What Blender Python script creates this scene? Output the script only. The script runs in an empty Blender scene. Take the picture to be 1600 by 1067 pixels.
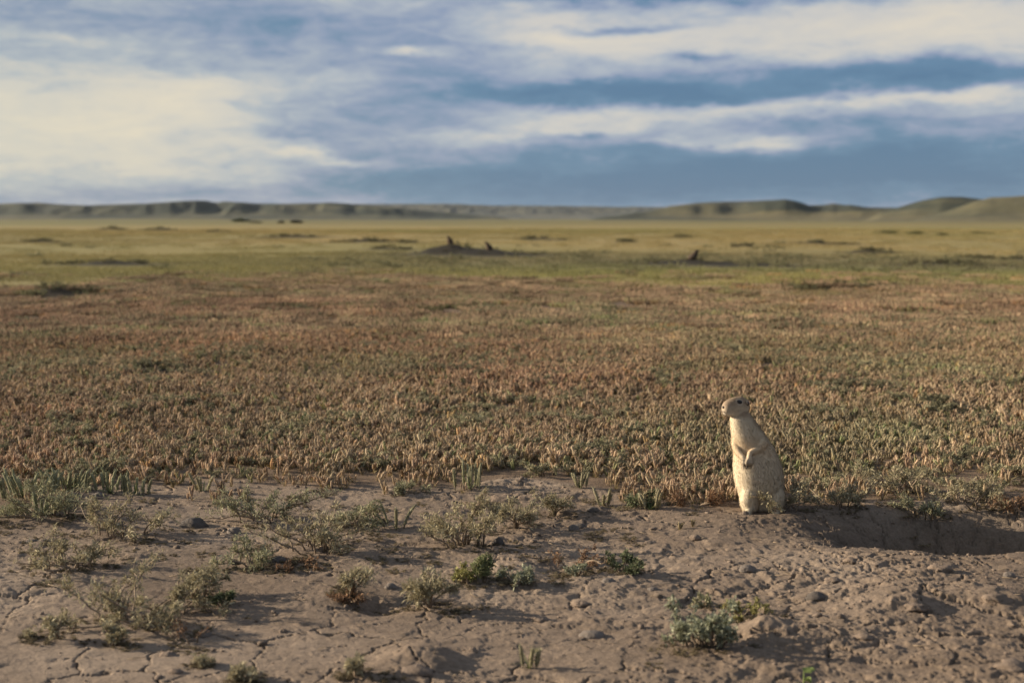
import bpy, math, random
import numpy as np
from mathutils import Vector, Matrix
from mathutils.bvhtree import BVHTree

scene = bpy.context.scene
COL = scene.collection
R = math.radians

# ------------------------------------------------------------------ camera
CAM_H = 0.75
F_PX, CX, CY, HORIZON = 2222.2, 800.0, 533.5, 343.0
PITCH = math.atan((CY - HORIZON) / F_PX)
cd = bpy.data.cameras.new('camera')
cam = bpy.data.objects.new('camera', cd); COL.objects.link(cam)
cam.location = (0, 0, CAM_H)
cam.rotation_euler = (math.pi / 2 - PITCH, 0, 0)
cd.lens = 50; cd.sensor_width = 36
cd.clip_start = 0.05; cd.clip_end = 40000
cd.dof.use_dof = True; cd.dof.focus_distance = 3.6; cd.dof.aperture_fstop = 4.6
scene.camera = cam

# ------------------------------------------------------------------ light
SUN_EL, SUN_AZ = 17.0, -77.0          # degrees; azimuth from +Y towards +X
tosun = Vector((math.sin(R(SUN_AZ)) * math.cos(R(SUN_EL)), math.cos(R(SUN_AZ)) * math.cos(R(SUN_EL)), math.sin(R(SUN_EL))))
sd = bpy.data.lights.new('sun', 'SUN'); sd.energy = 5.0; sd.angle = R(0.6); sd.color = (1.0, 0.85, 0.66)
sun = bpy.data.objects.new('sun', sd); COL.objects.link(sun)
sun.rotation_euler = tosun.to_track_quat('Z', 'Y').to_euler(); sun.location = (-20, 10, 12)

vs = scene.view_settings
vs.view_transform = 'Standard'; vs.look = 'None'; vs.gamma = 1; vs.exposure = 1.0
vs.use_curve_mapping = False
scene.render.engine = 'CYCLES'
cy = scene.cycles
cy.max_bounces = 5; cy.diffuse_bounces = 3; cy.glossy_bounces = 2; cy.transmission_bounces = 3
cy.transparent_max_bounces = 4; cy.use_denoising = True


def s2l(c):
    return tuple((v / 255 / 12.92) if v / 255 <= 0.04045 else ((v / 255 + 0.055) / 1.055) ** 2.4 for v in c)


class NT:
    """small helper to write node trees"""
    def __init__(self, tree):
        self.t = tree; self.n = tree.nodes; self.l = tree.links
    def node(self, kind, **kw):
        nd = self.n.new(kind)
        for k, v in kw.items(): setattr(nd, k, v)
        return nd
    def put(self, sock, v):
        if isinstance(v, bpy.types.NodeSocket): self.l.new(v, sock)
        elif v is not None: sock.default_value = v
    def math(self, op, a, b=None, c=None, clamp=False):
        nd = self.node('ShaderNodeMath', operation=op, use_clamp=clamp)
        self.put(nd.inputs[0], a); self.put(nd.inputs[1], b); self.put(nd.inputs[2], c)
        return nd.outputs[0]
    def vec(self, op, a, b=None, c=None):
        nd = self.node('ShaderNodeVectorMath', operation=op)
        self.put(nd.inputs[0], a); self.put(nd.inputs[1], b); self.put(nd.inputs[2], c)
        return nd.outputs['Value'] if op in ('DOT_PRODUCT', 'LENGTH') else nd.outputs[0]
    def comb(self, x, y, z):
        nd = self.node('ShaderNodeCombineXYZ')
        self.put(nd.inputs[0], x); self.put(nd.inputs[1], y); self.put(nd.inputs[2], z)
        return nd.outputs[0]
    def noise(self, v, scale, detail=2, rough=0.5, dist=0.0, dims='3D'):
        nd = self.node('ShaderNodeTexNoise', noise_dimensions=dims)
        self.put(nd.inputs['Vector'], v); nd.inputs['Scale'].default_value = scale
        nd.inputs['Detail'].default_value = detail; nd.inputs['Roughness'].default_value = rough
        nd.inputs['Distortion'].default_value = dist
        return nd.outputs[0], nd.outputs[1]
    def ramp(self, fac, stops, interp='LINEAR'):
        nd = self.node('ShaderNodeValToRGB'); cr = nd.color_ramp; cr.interpolation = interp
        while len(cr.elements) < len(stops): cr.elements.new(0.5)
        for e, (p, c) in zip(cr.elements, stops):
            e.position = p; e.color = (*c[:3], 1)
        self.put(nd.inputs[0], fac)
        return nd.outputs[0]
    def mix(self, fac, a, b, blend='MIX'):
        nd = self.node('ShaderNodeMix', data_type='RGBA', blend_type=blend)
        self.put(nd.inputs[0], fac); self.put(nd.inputs[6], a); self.put(nd.inputs[7], b)
        return nd.outputs[2]


# ------------------------------------------------------------------ sky
world = bpy.data.worlds.new('World'); scene.world = world; world.use_nodes = True
w = NT(world.node_tree); w.n.clear()
tc = w.node('ShaderNodeTexCoord')
dirn = w.vec('NORMALIZE', tc.outputs['Generated'])
sp = w.node('ShaderNodeSeparateXYZ'); w.put(sp.inputs[0], dirn)
dx, dy, dz = sp.outputs
az = w.math('ARCTAN2', dx, dy)
el = w.math('ARCSINE', dz)
uv = w.comb(w.math('MULTIPLY', az, F_PX / 100), w.math('MULTIPLY', el, F_PX / 100), 0.0)   # degrees on the sky in units of 2.6 degrees
inv = w.math('DIVIDE', 1.0, w.math('ADD', w.math('MAXIMUM', dz, 0.0), 0.10))
sheet = w.comb(w.math('MULTIPLY', dx, inv), w.math('MULTIPLY', dy, inv), 0.0)               # a cloud sheet seen in perspective
_, warpc = w.noise(sheet, 0.9, 4, 0.6)
_, warpd = w.noise(w.vec('MULTIPLY', dirn, (16.0, 16.0, 40.0)), 1.0, 4, 0.6)
warp = w.vec('ADD', w.vec('MULTIPLY', w.vec('SUBTRACT', warpc, (0.5, 0.5, 0.5)), (1.0, 0.22, 0.0)), w.vec('MULTIPLY', w.vec('SUBTRACT', warpd, (0.5, 0.5, 0.5)), (1.5, 0.62, 0.0)))
puv = w.vec('ADD', uv, warp)
# cloud banks: azimuth, elevation (same units), half widths, brightness
BANKS = [(70, 210, 350, 85, .50), (310, 150, 200, 60, .34), (360, 52, 400, 36, -.17), (40, 6, 150, 16, .36), (700, 95, 120, 40, -.16),
         (640, 6, 130, 10, .28), (80, 78, 130, 12, .16), (590, 180, 200, 75, -.24), (622, 86, 52, 9, .52), (455, 215, 40, 9, -.25),
         (470, 238, 60, 7, .34), (560, 249, 60, 6, .42), (430, 262, 120, 28, .10), (1210, 64, 430, 46, .44), (1540, 40, 240, 60, .34),
         (860, 60, 110, 42, .36), (945, 53, 100, 8, -.50), (1085, 103, 46, 7, -.46), (1000, 2, 380, 13, -.42), (1300, 12, 120, 10, -.2),
         (950, 147, 200, 14, -.66), (1400, 128, 280, 24, -.62), (1095, 160, 66, 9, -.46), (1000, 186, 320, 22, .38), (1240, 195, 160, 12, -.28),
         (1450, 163, 210, 10, .48), (830, 212, 170, 15, .38), (905, 219, 48, 8, -.46), (1190, 229, 84, 14, .62), (1060, 232, 60, 7, .25),
         (1400, 268, 420, 52, -.62), (900, 290, 320, 36, -.44), (150, 312, 420, 14, -.12), (620, 300, 200, 25, -.15)]
acc = 0.49
for bx, by, rx, ry, wt in BANKS:
    ux, vy = math.atan((bx - 800) / F_PX) * F_PX / 100, (HORIZON - by) / 100
    ix, iy = 100 / rx, 100 / ry
    p = w.vec('MULTIPLY_ADD', puv, (ix, iy, 0), (-ux * ix, -vy * iy, 0))
    g = w.math('POWER', 0.3679, w.vec('DOT_PRODUCT', p, p))
    acc = w.math('MULTIPLY_ADD', g, wt, acc)
n1, _ = w.noise(sheet, 2.6, 7, 0.62, 0.35)
n2, _ = w.noise(sheet, 0.55, 3, 0.5)
acc = w.math('ADD', acc, w.math('MULTIPLY', w.math('SUBTRACT', n1, 0.5), 0.36))
acc = w.math('ADD', acc, w.math('MULTIPLY', w.math('SUBTRACT', n2, 0.5), 0.14))
n3, _ = w.noise(w.vec('MULTIPLY', dirn, (14.0, 14.0, 62.0)), 1.0, 6, 0.6, 0.6)
acc = w.math('ADD', acc, w.math('MULTIPLY', w.math('SUBTRACT', n3, 0.5), 0.80))
n4, _ = w.noise(w.vec('MULTIPLY', dirn, (48.0, 48.0, 120.0)), 1.0, 4, 0.6, 0.8)
acc = w.math('ADD', acc, w.math('MULTIPLY', w.math('SUBTRACT', n4, 0.5), 0.34))
cloud = w.ramp(w.math('MULTIPLY_ADD', acc, 0.78, 0.08, clamp=True), [
    (0.00, s2l((80, 115, 150))), (0.22, s2l((95, 129, 161))), (0.40, s2l((140, 153, 180))),
    (0.58, s2l((174, 181, 192))), (0.74, s2l((205, 201, 196))), (1.0, s2l((224, 213, 196)))])
warmth = w.math('MULTIPLY', w.math('SMOOTH_MIN', w.math('MAXIMUM', w.math('MULTIPLY', az, -2.2), 0.0), 1.0, 0.2), 0.75, clamp=True)
cloud = w.mix(warmth, cloud, (1.03, 1.0, 0.86, 1), 'MULTIPLY')
sky = w.node('ShaderNodeTexSky', sky_type='NISHITA', sun_disc=False)
sky.sun_elevation = R(SUN_EL); sky.sun_rotation = R(SUN_AZ % 360); sky.altitude = 800; sky.air_density = 1.0; sky.dust_density = 0.6
cloud10 = w.vec('SCALE', cloud); cloud10.node.inputs['Scale'].default_value = 4.85
skymix = w.mix(0.93, sky.outputs[0], cloud10)
bg = w.node('ShaderNodeBackground'); w.put(bg.inputs[0], skymix); bg.inputs[1].default_value = 0.10
wo = w.node('ShaderNodeOutputWorld'); w.l.new(bg.outputs[0], wo.inputs[0])
world.cycles.sampling_method = 'MANUAL'; world.cycles.sample_map_resolution = 512

# ------------------------------------------------------------------ numpy noise
def _hash(ix, iy, seed):
    h = (ix.astype(np.int64) * 374761393 + iy.astype(np.int64) * 668265263 + seed * 974711) & 0xFFFFFFFF
    h = ((h ^ (h >> 13)) * 1274126177) & 0xFFFFFFFF
    h = ((h ^ (h >> 16)) * 2246822519) & 0xFFFFFFFF
    return ((h ^ (h >> 15)) & 0xFFFFFF) / float(0xFFFFFF)

def vnoise(x, y, seed=0):
    x0, y0 = np.floor(x), np.floor(y)
    fx, fy = x - x0, y - y0
    fx = fx * fx * fx * (fx * (fx * 6 - 15) + 10); fy = fy * fy * fy * (fy * (fy * 6 - 15) + 10)
    a, b = _hash(x0, y0, seed), _hash(x0 + 1, y0, seed)
    c, d = _hash(x0, y0 + 1, seed), _hash(x0 + 1, y0 + 1, seed)
    return (a + (b - a) * fx) * (1 - fy) + (c + (d - c) * fx) * fy      # 0..1

def fbm(x, y, octaves=4, seed=0, gain=0.5):
    t, amp, tot = 0.0, 1.0, 0.0
    for i in range(octaves):
        c, s = math.cos(i * 0.9), math.sin(i * 0.9)
        t = t + amp * (vnoise((x * c - y * s) * 2 ** i + 13.7 * i, (x * s + y * c) * 2 ** i - 7.1 * i, seed + i) - 0.5)
        tot += amp; amp *= gain
    return t / tot * 2                                                   # about -1..1

def voronoi(x, y, seed=0):
    x0, y0 = np.floor(x), np.floor(y)
    f1 = np.full(x.shape, 9.0); f2 = np.full(x.shape, 9.0)
    cid = np.zeros(x.shape); vx = np.zeros(x.shape); vy = np.zeros(x.shape)
    for i in (-1, 0, 1):
        for j in (-1, 0, 1):
            cx_, cy_ = x0 + i, y0 + j
            ddx = x - (cx_ + 0.1 + 0.8 * _hash(cx_, cy_, seed)); ddy = y - (cy_ + 0.1 + 0.8 * _hash(cx_, cy_, seed + 7))
            d = np.sqrt(ddx * ddx + ddy * ddy)
            m = d < f1
            f2 = np.where(m, f1, np.minimum(f2, d))
            cid = np.where(m, _hash(cx_, cy_, seed + 19), cid)
            vx = np.where(m, ddx, vx); vy = np.where(m, ddy, vy)
            f1 = np.where(m, d, f1)
    return f1, f2, cid, vx, vy

def sstep(a, b, v):
    t = np.clip((v - a) / (b - a), 0, 1)
    return t * t * (3 - 2 * t)

def gp0(x, y, z=0.0):
    """ground point (plane z) under a pixel of the photograph"""
    cx_, cy_ = (x - CX) / F_PX, -(y - CY) / F_PX
    d = np.array([cx_, math.cos(PITCH) + cy_ * math.sin(PITCH), -math.sin(PITCH) + cy_ * math.cos(PITCH)])
    t = (CAM_H - z) / -d[2]
    return d[0] * t, d[1] * t

# ------------------------------------------------------------------ terrain
_edge = np.array([gp0(px, py) for px, py in [(-700, 815), (-300, 800), (0, 796), (90, 780), (180, 757), (260, 748), (400, 752), (560, 756), (700, 757),
                  (860, 753), (960, 764), (1060, 778), (1160, 792), (1300, 791), (1450, 792), (1600, 794), (1900, 812), (2400, 840)]])
def field_edge(x):
    return np.interp(x, _edge[:, 0], _edge[:, 1])

def bare_mask(x, y):
    """1 on the bare dirt in front, 0 in the field"""
    e = field_edge(x) + 0.10 * fbm(x * 5, y * 5, 3, 31)
    return 1 - sstep(-0.06, 0.06, y - e)

PIT = np.array(gp0(1500, 834))
# mounds on the plain: pixel of the base centre, half width in px, height in px
MOUNDS = [(703, 398, 60, 11), (772, 399, 74, 6), (1085, 412, 90, 6), (1190, 416, 60, 4), (85, 462, 60, 7), (180, 413, 60, 6), (575, 379, 48, 4), (845, 377, 34, 4),
          (1310, 452, 70, 5), (1355, 394, 32, 4), (1165, 388, 14, 4), (1480, 413, 60, 4), (340, 364, 22, 3), (175, 359, 20, 3), (65, 380, 32, 4), (250, 361, 24, 3),
          (645, 381, 20, 2), (975, 382, 18, 2), (1280, 382, 40, 3), (1530, 402, 26, 3), (1590, 405, 22, 3), (610, 392, 30, 2), (1460, 640, 34, 7), (230, 582, 30, 5), (1300, 603, 40, 5), (1060, 372, 20, 2), (460, 372, 40, 3)]
_M = []
for px, py, hw, hp in MOUNDS:
    mx, my = gp0(px, py); s = my / F_PX
    _M.append((mx, my, hw * s, max(hw * s * 0.8, 0.2), hp * s * 1.15))

def relief(x, y):
    """smooth shape of the land"""
    r = np.hypot(x, y)
    z = 0.022 * fbm(x * 0.9, y * 0.9, 3, 3) * sstep(0.5, 2.5, r)
    z = z + 0.10 * fbm(x * 0.08, y * 0.08, 3, 4) * sstep(8, 40, r)
    z = z + 1.2 * fbm(x * 0.004, y * 0.004, 3, 5) * sstep(150, 600, r)
    for mx, my, a, b, h in _M:
        q = ((x - mx) / a) ** 2 + ((y - my) / b) ** 2
        z = z + h * np.exp(-q * 1.3) * (1 + 0.5 * fbm((x - mx) / a * 2.2, (y - my) / b * 2.2, 3, 41))
    # spoil heap around the burrow, and the pit itself
    ax, ay = (x - PIT[0]), (y - PIT[1])
    z = z + 0.018 * np.exp(-((ax / 0.62) ** 2 + (ay / 0.55) ** 2) ** 1.5)
    wob = 0.05 * fbm(x * 7, y * 7, 3, 12)
    q = np.sqrt((ax / 0.36) ** 2 + ((ay - 0.02 - 0.06 * ax) / 0.225) ** 2) + wob * 1.2
    z = z - 0.165 * np.exp(-np.clip(q, 0, 9) ** 2.4 * 1.9)
    q2 = np.sqrt(((ax - 0.08) / 0.15) ** 2 + ((ay - 0.07) / 0.10) ** 2)
    z = z - 0.035 * np.exp(-q2 ** 2 * 1.5)
    # low swells and hollows of the bare ground
    for px, py, hw, hh in [(655, 1035, 60, .022), (1195, 990, 40, .028), (1460, 925, 90, .010), (1560, 950, 70, .016), (590, 942, 45, -.025), (800, 900, 60, .012), (870, 895, 40, -.015), (1400, 960, 60, .018), (930, 905, 90, .015)]:
        mx, my = gp0(px, py); a = hw * my / F_PX
        z = z + hh * np.exp(-((x - mx) / a) ** 2 - ((y - my) / (a * 1.3)) ** 2)
    return z

def dirt_detail(x, y):
    """plates, cracks and crumbs of dried mud; metres"""
    j1, j2 = fbm(x * 30, y * 30, 3, 25), fbm(x * 30, y * 30 + 9, 3, 26)
    wx = x + 0.045 * fbm(x * 8, y * 8, 3, 21) + 0.016 * j1; wy = y + 0.045 * fbm(x * 8 + 40, y * 8, 3, 22) + 0.016 * j2
    rough = 0.50 + 0.25 * sstep(0.2, 1.0, x) * sstep(3.5, 2.6, y) + 0.5 * fbm(x * 1.6, y * 1.6, 2, 8)
    z = np.zeros_like(x)
    s = 5.4
    f1, f2, cid, vx, vy = voronoi(wx * s, wy * s * 0.8, 51)
    d = (f2 - f1) / s
    m = sstep(0.0, 0.38, fbm(x * 4.5, y * 4.5, 3, 61) + 0.16)
    wid = 0.0020 + 0.0030 * m
    inpit = np.exp(-((x - PIT[0]) / 0.36) ** 2 - ((y - PIT[1]) / 0.26) ** 2)
    m = np.clip(m + inpit * 1.2, 0, 1); wid = 0.0010 + 0.0011 * m + 0.0007 * inpit
    z -= 0.019 * m * (1 - sstep(wid * 0.3, wid * 1.5, d))
    z += (vx * (cid - 0.5) + vy * ((cid * 7.13) % 1 - 0.5)) / s * 0.05 * rough + ((cid * 3.7) % 1 - 0.5) * 0.0022 * rough
    s = 15.0
    f1, f2, cid, vx, vy = voronoi(wx * s + 5, wy * s * 0.8, 71)
    d = (f2 - f1) / s
    m2 = sstep(0.12, 0.45, fbm(x * 5.0 + 9, y * 5.0, 3, 63))
    m2 = np.clip(m2 + inpit * 1.3, 0, 1)
    z -= (0.007 + 0.007 * inpit) * m2 * (1 - sstep(0.0004 + 0.0006 * inpit, 0.0024 + 0.0022 * inpit, d))
    z += (vx * (cid - 0.5) + vy * ((cid * 5.3) % 1 - 0.5)) / s * 0.10 * rough * (0.3 + 0.7 * m2)
    # flaky lips: small terraces with sharp edges
    for sc, st, am, sd_ in ((5.0, 5.0, 0.0034, 81), (13.0, 4.0, 0.0015, 83)):
        t_ = (fbm(x * sc + 0.3 * j1, y * sc * 1.6 + 0.3 * j2, 4, sd_, 0.55) + 0.06 * j2) * st
        fl = np.floor(t_); fr = t_ - fl
        z += am * rough * (fl + sstep(0.0, 0.10, fr) + 0.25 * fr - fr * 0.25) * np.where(_hash(fl, fl * 0, sd_) > 0.25, 1, 0.5)
    z += 0.0075 * rough * fbm(x * 5, y * 7, 4, 87, 0.45)
    z += 0.0014 * rough * fbm(x * 26, y * 32, 4, 95, 0.7)
    rg = 1 - np.abs(fbm(x * 19, y * 30, 4, 85, 0.6)) * 2.4
    z += 0.0020 * rough * np.clip(rg, 0, 1) ** 2 * sstep(-0.1, 0.4, fbm(x * 3, y * 3, 2, 86))
    s = 30.0
    f1, f2, cid, vx, vy = voronoi(x * s + 0.8 * j1, y * s + 0.8 * j2, 91)
    z += np.where(cid > 0.92, 1, 0) * 0.006 * rough * (cid - 0.8) * 5 * np.clip(1 - f1 * 2.6, 0, 1) ** 0.7
    return z

def height(x, y):
    x = np.asarray(x, float); y = np.asarray(y, float)
    z = relief(x, y)
    r = np.hypot(x, y)
    k = np.maximum(bare_mask(x, y), 0.35) * (1 - sstep(5.5, 7.5, r)) * sstep(0.8, 1.6, r)
    if np.any(k > 0):
        i = k > 0
        zz = np.zeros_like(z); zz[i] = dirt_detail(x[i], y[i]) * k[i]
        z = z + zz
    return z

def hz(x, y):
    return float(height(np.array([x]), np.array([y]))[0])

def gp(x, y):
    """point of the terrain seen at a pixel of the photograph"""
    z = 0.0
    for _ in range(4):
        gx, gy = gp0(x, y, z); z = float(relief(np.array([gx]), np.array([gy]))[0])
    return gx, gy, hz(gx, gy)

# ------------------------------------------------------------------ mesh helpers
def mesh_np(name, V, F, cols=None, smooth=False):
    """V (n,3), F a list of integer arrays (m,k)"""
    me = bpy.data.meshes.new(name)
    V = np.asarray(V, np.float32)
    F = [np.asarray(f, np.int32) for f in F if len(f)]
    loops = np.concatenate([f.ravel() for f in F]); tot = np.concatenate([np.full(len(f), f.shape[1], np.int32) for f in F])
    start = np.concatenate([[0], np.cumsum(tot)[:-1]]).astype(np.int32)
    me.vertices.add(len(V)); me.vertices.foreach_set('co', V.ravel())
    me.loops.add(len(loops)); me.loops.foreach_set('vertex_index', loops)
    me.polygons.add(len(tot)); me.polygons.foreach_set('loop_start', start)
    if smooth: me.polygons.foreach_set('use_smooth', np.ones(len(tot), bool))
    me.update(calc_edges=True)
    if cols is not None:
        a = me.attributes.new('Col', 'FLOAT_COLOR', 'POINT')
        c = np.ones((len(V), 4), np.float32); c[:, :3] = cols
        a.data.foreach_set('color', c.ravel())
    return me

class Geo:
    """collects vertices, faces and colours"""
    def __init__(self):
        self.V = []; self.T = []; self.Q = []; self.C = []; self.n = 0
    def add(self, V, T=None, Q=None, C=(1, 1, 1)):
        V = np.asarray(V, float)
        if T is not None and len(T): self.T.append(np.asarray(T) + self.n)
        if Q is not None and len(Q): self.Q.append(np.asarray(Q) + self.n)
        C = np.asarray(C, float)
        if C.ndim == 1: C = np.tile(C, (len(V), 1))
        self.V.append(V); self.C.append(C); self.n += len(V)
    def mesh(self, name, smooth=False):
        F = []
        if self.T: F.append(np.concatenate(self.T))
        if self.Q: F.append(np.concatenate(self.Q))
        return mesh_np(name, np.concatenate(self.V), F, np.concatenate(self.C), smooth)
    def tube(self, P, rad, sides=5, C=(1, 1, 1), cap=True):
        P = np.asarray(P, float); rad = np.broadcast_to(np.asarray(rad, float), (len(P),))
        T = np.gradient(P, axis=0); T /= np.linalg.norm(T, axis=1, keepdims=True) + 1e-12
        ref = np.array([0.31, 0.17, 0.93]) if abs(T[:, 2]).mean() < 0.8 else np.array([0.95, 0.28, 0.1])
        A = np.cross(T, ref); A /= np.linalg.norm(A, axis=1, keepdims=True) + 1e-12
        B = np.cross(T, A)
        an = np.arange(sides) * 2 * math.pi / sides
        V = P[:, None, :] + rad[:, None, None] * (A[:, None, :] * np.cos(an)[None, :, None] + B[:, None, :] * np.sin(an)[None, :, None])
        V = V.reshape(-1, 3); Q = []
        for i in range(len(P) - 1):
            for k in range(sides):
                k2 = (k + 1) % sides
                Q.append((i * sides + k, i * sides + k2, (i + 1) * sides + k2, (i + 1) * sides + k))
        T_ = []
        if cap:
            V = np.vstack([V, P[0], P[-1]]); e = len(V) - 1; L = (len(P) - 1) * sides
            for k in range(sides):
                k2 = (k + 1) % sides
                T_.append((e - 1, k2, k)); T_.append((e, L + k, L + k2))
        C = np.asarray(C, float)
        if C.ndim == 2:
            C = np.repeat(C, sides, axis=0)
            if cap: C = np.vstack([C, C[0], C[-1]])
        self.add(V, T_, Q, C)
    def leaves(self, P, D, L, W, C, rng, curl=0.15, fold=0.25):
        """narrow folded leaves; P, D (n,3), L, W (n,), C (n,3)"""
        n = len(P)
        if n == 0: return
        D = D / (np.linalg.norm(D, axis=1, keepdims=True) + 1e-9)
        S = np.cross(D, rng.normal(size=(n, 3)) * 0.45 + np.array([0, 0, 1.0])); S /= np.linalg.norm(S, axis=1, keepdims=True) + 1e-9
        N = np.cross(S, D)
        L = np.asarray(L)[:, None]; W = np.asarray(W)[:, None]
        cv = rng.normal(size=(n, 1)) * curl + curl
        mid = P + D * L * 0.5 - N * L * cv * 0.15
        V = np.stack([P, mid - S * W / 2 + N * W * fold, mid, mid + S * W / 2 + N * W * fold, P + D * L - N * L * cv * 0.8], 1).reshape(-1, 3)
        b = np.arange(n)[:, None] * 5
        T = np.concatenate([b + np.array([[0, 3, 2]]), b + np.array([[0, 2, 1]]), b + np.array([[2, 3, 4]]), b + np.array([[1, 2, 4]])])
        self.add(V, T, None, np.repeat(C, 5, axis=0))

def obj(name, me, mat=None, parent=None, loc=(0, 0, 0), rz=0.0):
    o = bpy.data.objects.new(name, me); COL.objects.link(o)
    if mat is not None and me is not None and not me.materials: me.materials.append(mat)
    if parent is not None: o.parent = parent
    o.location = loc; o.rotation_euler = (0, 0, rz)
    return o

def tag(o, label=None, cat=None, group=None, kind=None):
    for k, v in (('label', label), ('category', cat), ('group', group), ('kind', kind)):
        if v: o[k] = v
    return o

def thing(name, label, cat, loc, rz=0.0, group=None):
    return tag(obj(name, None, loc=loc, rz=rz), label, cat, group)

# ------------------------------------------------------------------ materials
def mat_new(name):
    m = bpy.data.materials.new(name); m.use_nodes = True
    t = NT(m.node_tree); t.n.clear()
    return m, t

def mat_col(name, rough=0.85, translucent=0.0, inst=False, var=0.25, scale=60.0, bump=0.0, bscale=200.0, gain=1.0):
    """vertex colour 'Col' times a fine procedural variation"""
    m, t = mat_new(name)
    a = t.node('ShaderNodeAttribute', attribute_name='Col')
    tcn = t.node('ShaderNodeTexCoord')
    f, _ = t.noise(tcn.outputs['Object'], scale, 3, 0.6)
    k = t.math('MULTIPLY_ADD', f, var * 2, 1 - var)
    k = t.math('MULTIPLY', k, gain)
    c = t.vec('SCALE', a.outputs[0]); t.put(c.node.inputs['Scale'], k)
    if inst:
        b = t.node('ShaderNodeAttribute', attribute_name='tint', attribute_type='INSTANCER')
        c = t.vec('MULTIPLY', c, b.outputs['Vector'])
    bs = t.node('ShaderNodeBsdfPrincipled'); t.put(bs.inputs['Base Color'], c); bs.inputs['Roughness'].default_value = rough
    bs.inputs['Specular IOR Level'].default_value = 0.25
    if bump:
        bn = t.node('ShaderNodeBump'); bn.inputs['Strength'].default_value = bump; bn.inputs['Distance'].default_value = 0.004
        h, _ = t.noise(tcn.outputs['Object'], bscale, 4, 0.65); t.put(bn.inputs['Height'], h); t.l.new(bn.outputs[0], bs.inputs['Normal'])
    out = t.node('ShaderNodeOutputMaterial'); sh = bs.outputs[0]
    if translucent:
        tr = t.node('ShaderNodeBsdfTranslucent'); t.put(tr.inputs[0], c)
        mx = t.node('ShaderNodeMixShader'); mx.inputs[0].default_value = translucent
        t.l.new(sh, mx.inputs[1]); t.l.new(tr.outputs[0], mx.inputs[2]); sh = mx.outputs[0]
    t.l.new(sh, out.inputs[0])
    return m

def mat_plain(name, c, rough=0.5, spec=0.5):
    m, t = mat_new(name)
    tcn = t.node('ShaderNodeTexCoord'); f, _ = t.noise(tcn.outputs['Object'], 300.0, 2)
    col = t.mix(f, (*[v * 0.8 for v in c], 1), (*[min(v * 1.2, 1) for v in c], 1))
    bs = t.node('ShaderNodeBsdfPrincipled'); t.put(bs.inputs['Base Color'], col)
    bs.inputs['Roughness'].default_value = rough; bs.inputs['Specular IOR Level'].default_value = spec
    out = t.node('ShaderNodeOutputMaterial'); t.l.new(bs.outputs[0], out.inputs[0])
    return m

# soil: vertex colour with fine mottling, grit and two scales of bump
M_soil, t = mat_new('soil')
a = t.node('ShaderNodeAttribute', attribute_name='Col'); g = t.node('ShaderNodeNewGeometry')
f1, _ = t.noise(g.outputs['Position'], 9.0, 5, 0.62); f2, _ = t.noise(g.outputs['Position'], 170.0, 3, 0.65)
f3, _ = t.noise(g.outputs['Position'], 38.0, 4, 0.7)
k = t.math('ADD', t.math('MULTIPLY_ADD', f1, 0.55, 0.72), t.math('MULTIPLY_ADD', f2, 1.0, -0.50))
k = t.math('ADD', k, t.math('MULTIPLY_ADD', f3, 0.85, -0.425))
c = t.vec('SCALE', a.outputs[0]); t.put(c.node.inputs['Scale'], k)
bs = t.node('ShaderNodeBsdfPrincipled'); t.put(bs.inputs['Base Color'], c); bs.inputs['Roughness'].default_value = 0.95
bs.inputs['Specular IOR Level'].default_value = 0.15
h1, _ = t.noise(g.outputs['Position'], 140.0, 7, 0.75)
bn = t.node('ShaderNodeBump'); bn.inputs['Strength'].default_value = 0.75; bn.inputs['Distance'].default_value = 0.0045
t.put(bn.inputs['Height'], h1); t.l.new(bn.outputs[0], bs.inputs['Normal'])
out = t.node('ShaderNodeOutputMaterial'); t.l.new(bs.outputs[0], out.inputs[0])

M_leaf = mat_col('leaf', 0.8, 0.25, False, 0.2, 90)
M_stem = mat_col('woody_stem', 0.9, 0.0, False, 0.3, 150)
M_spike = mat_col('woolly_spike', 0.9, 0.22, False, 0.3, 350)
M_ileaf = mat_col('field_leaf', 0.85, 0.22, True, 0.2, 60)
M_clod = mat_col('clod', 0.95, 0.0, False, 0.3, 60, 0.9, 160)
M_hill = mat_col('hill_grass', 0.95, 0.0, False, 0.5, 0.12)
M_fur = mat_col('fur', 0.75, 0.28, False, 0.12, 200, gain=1.12)
M_skin = mat_col('pelt', 0.85, 0.0, False, 0.10, 260, 0.25, 420)
M_eye = mat_plain('eye', (0.008, 0.006, 0.005), 0.22, 0.35)
M_nose = mat_plain('nose_skin', (0.05, 0.035, 0.03), 0.45, 0.4)
M_claw = mat_plain('horn', (0.03, 0.024, 0.02), 0.4, 0.5)

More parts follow.
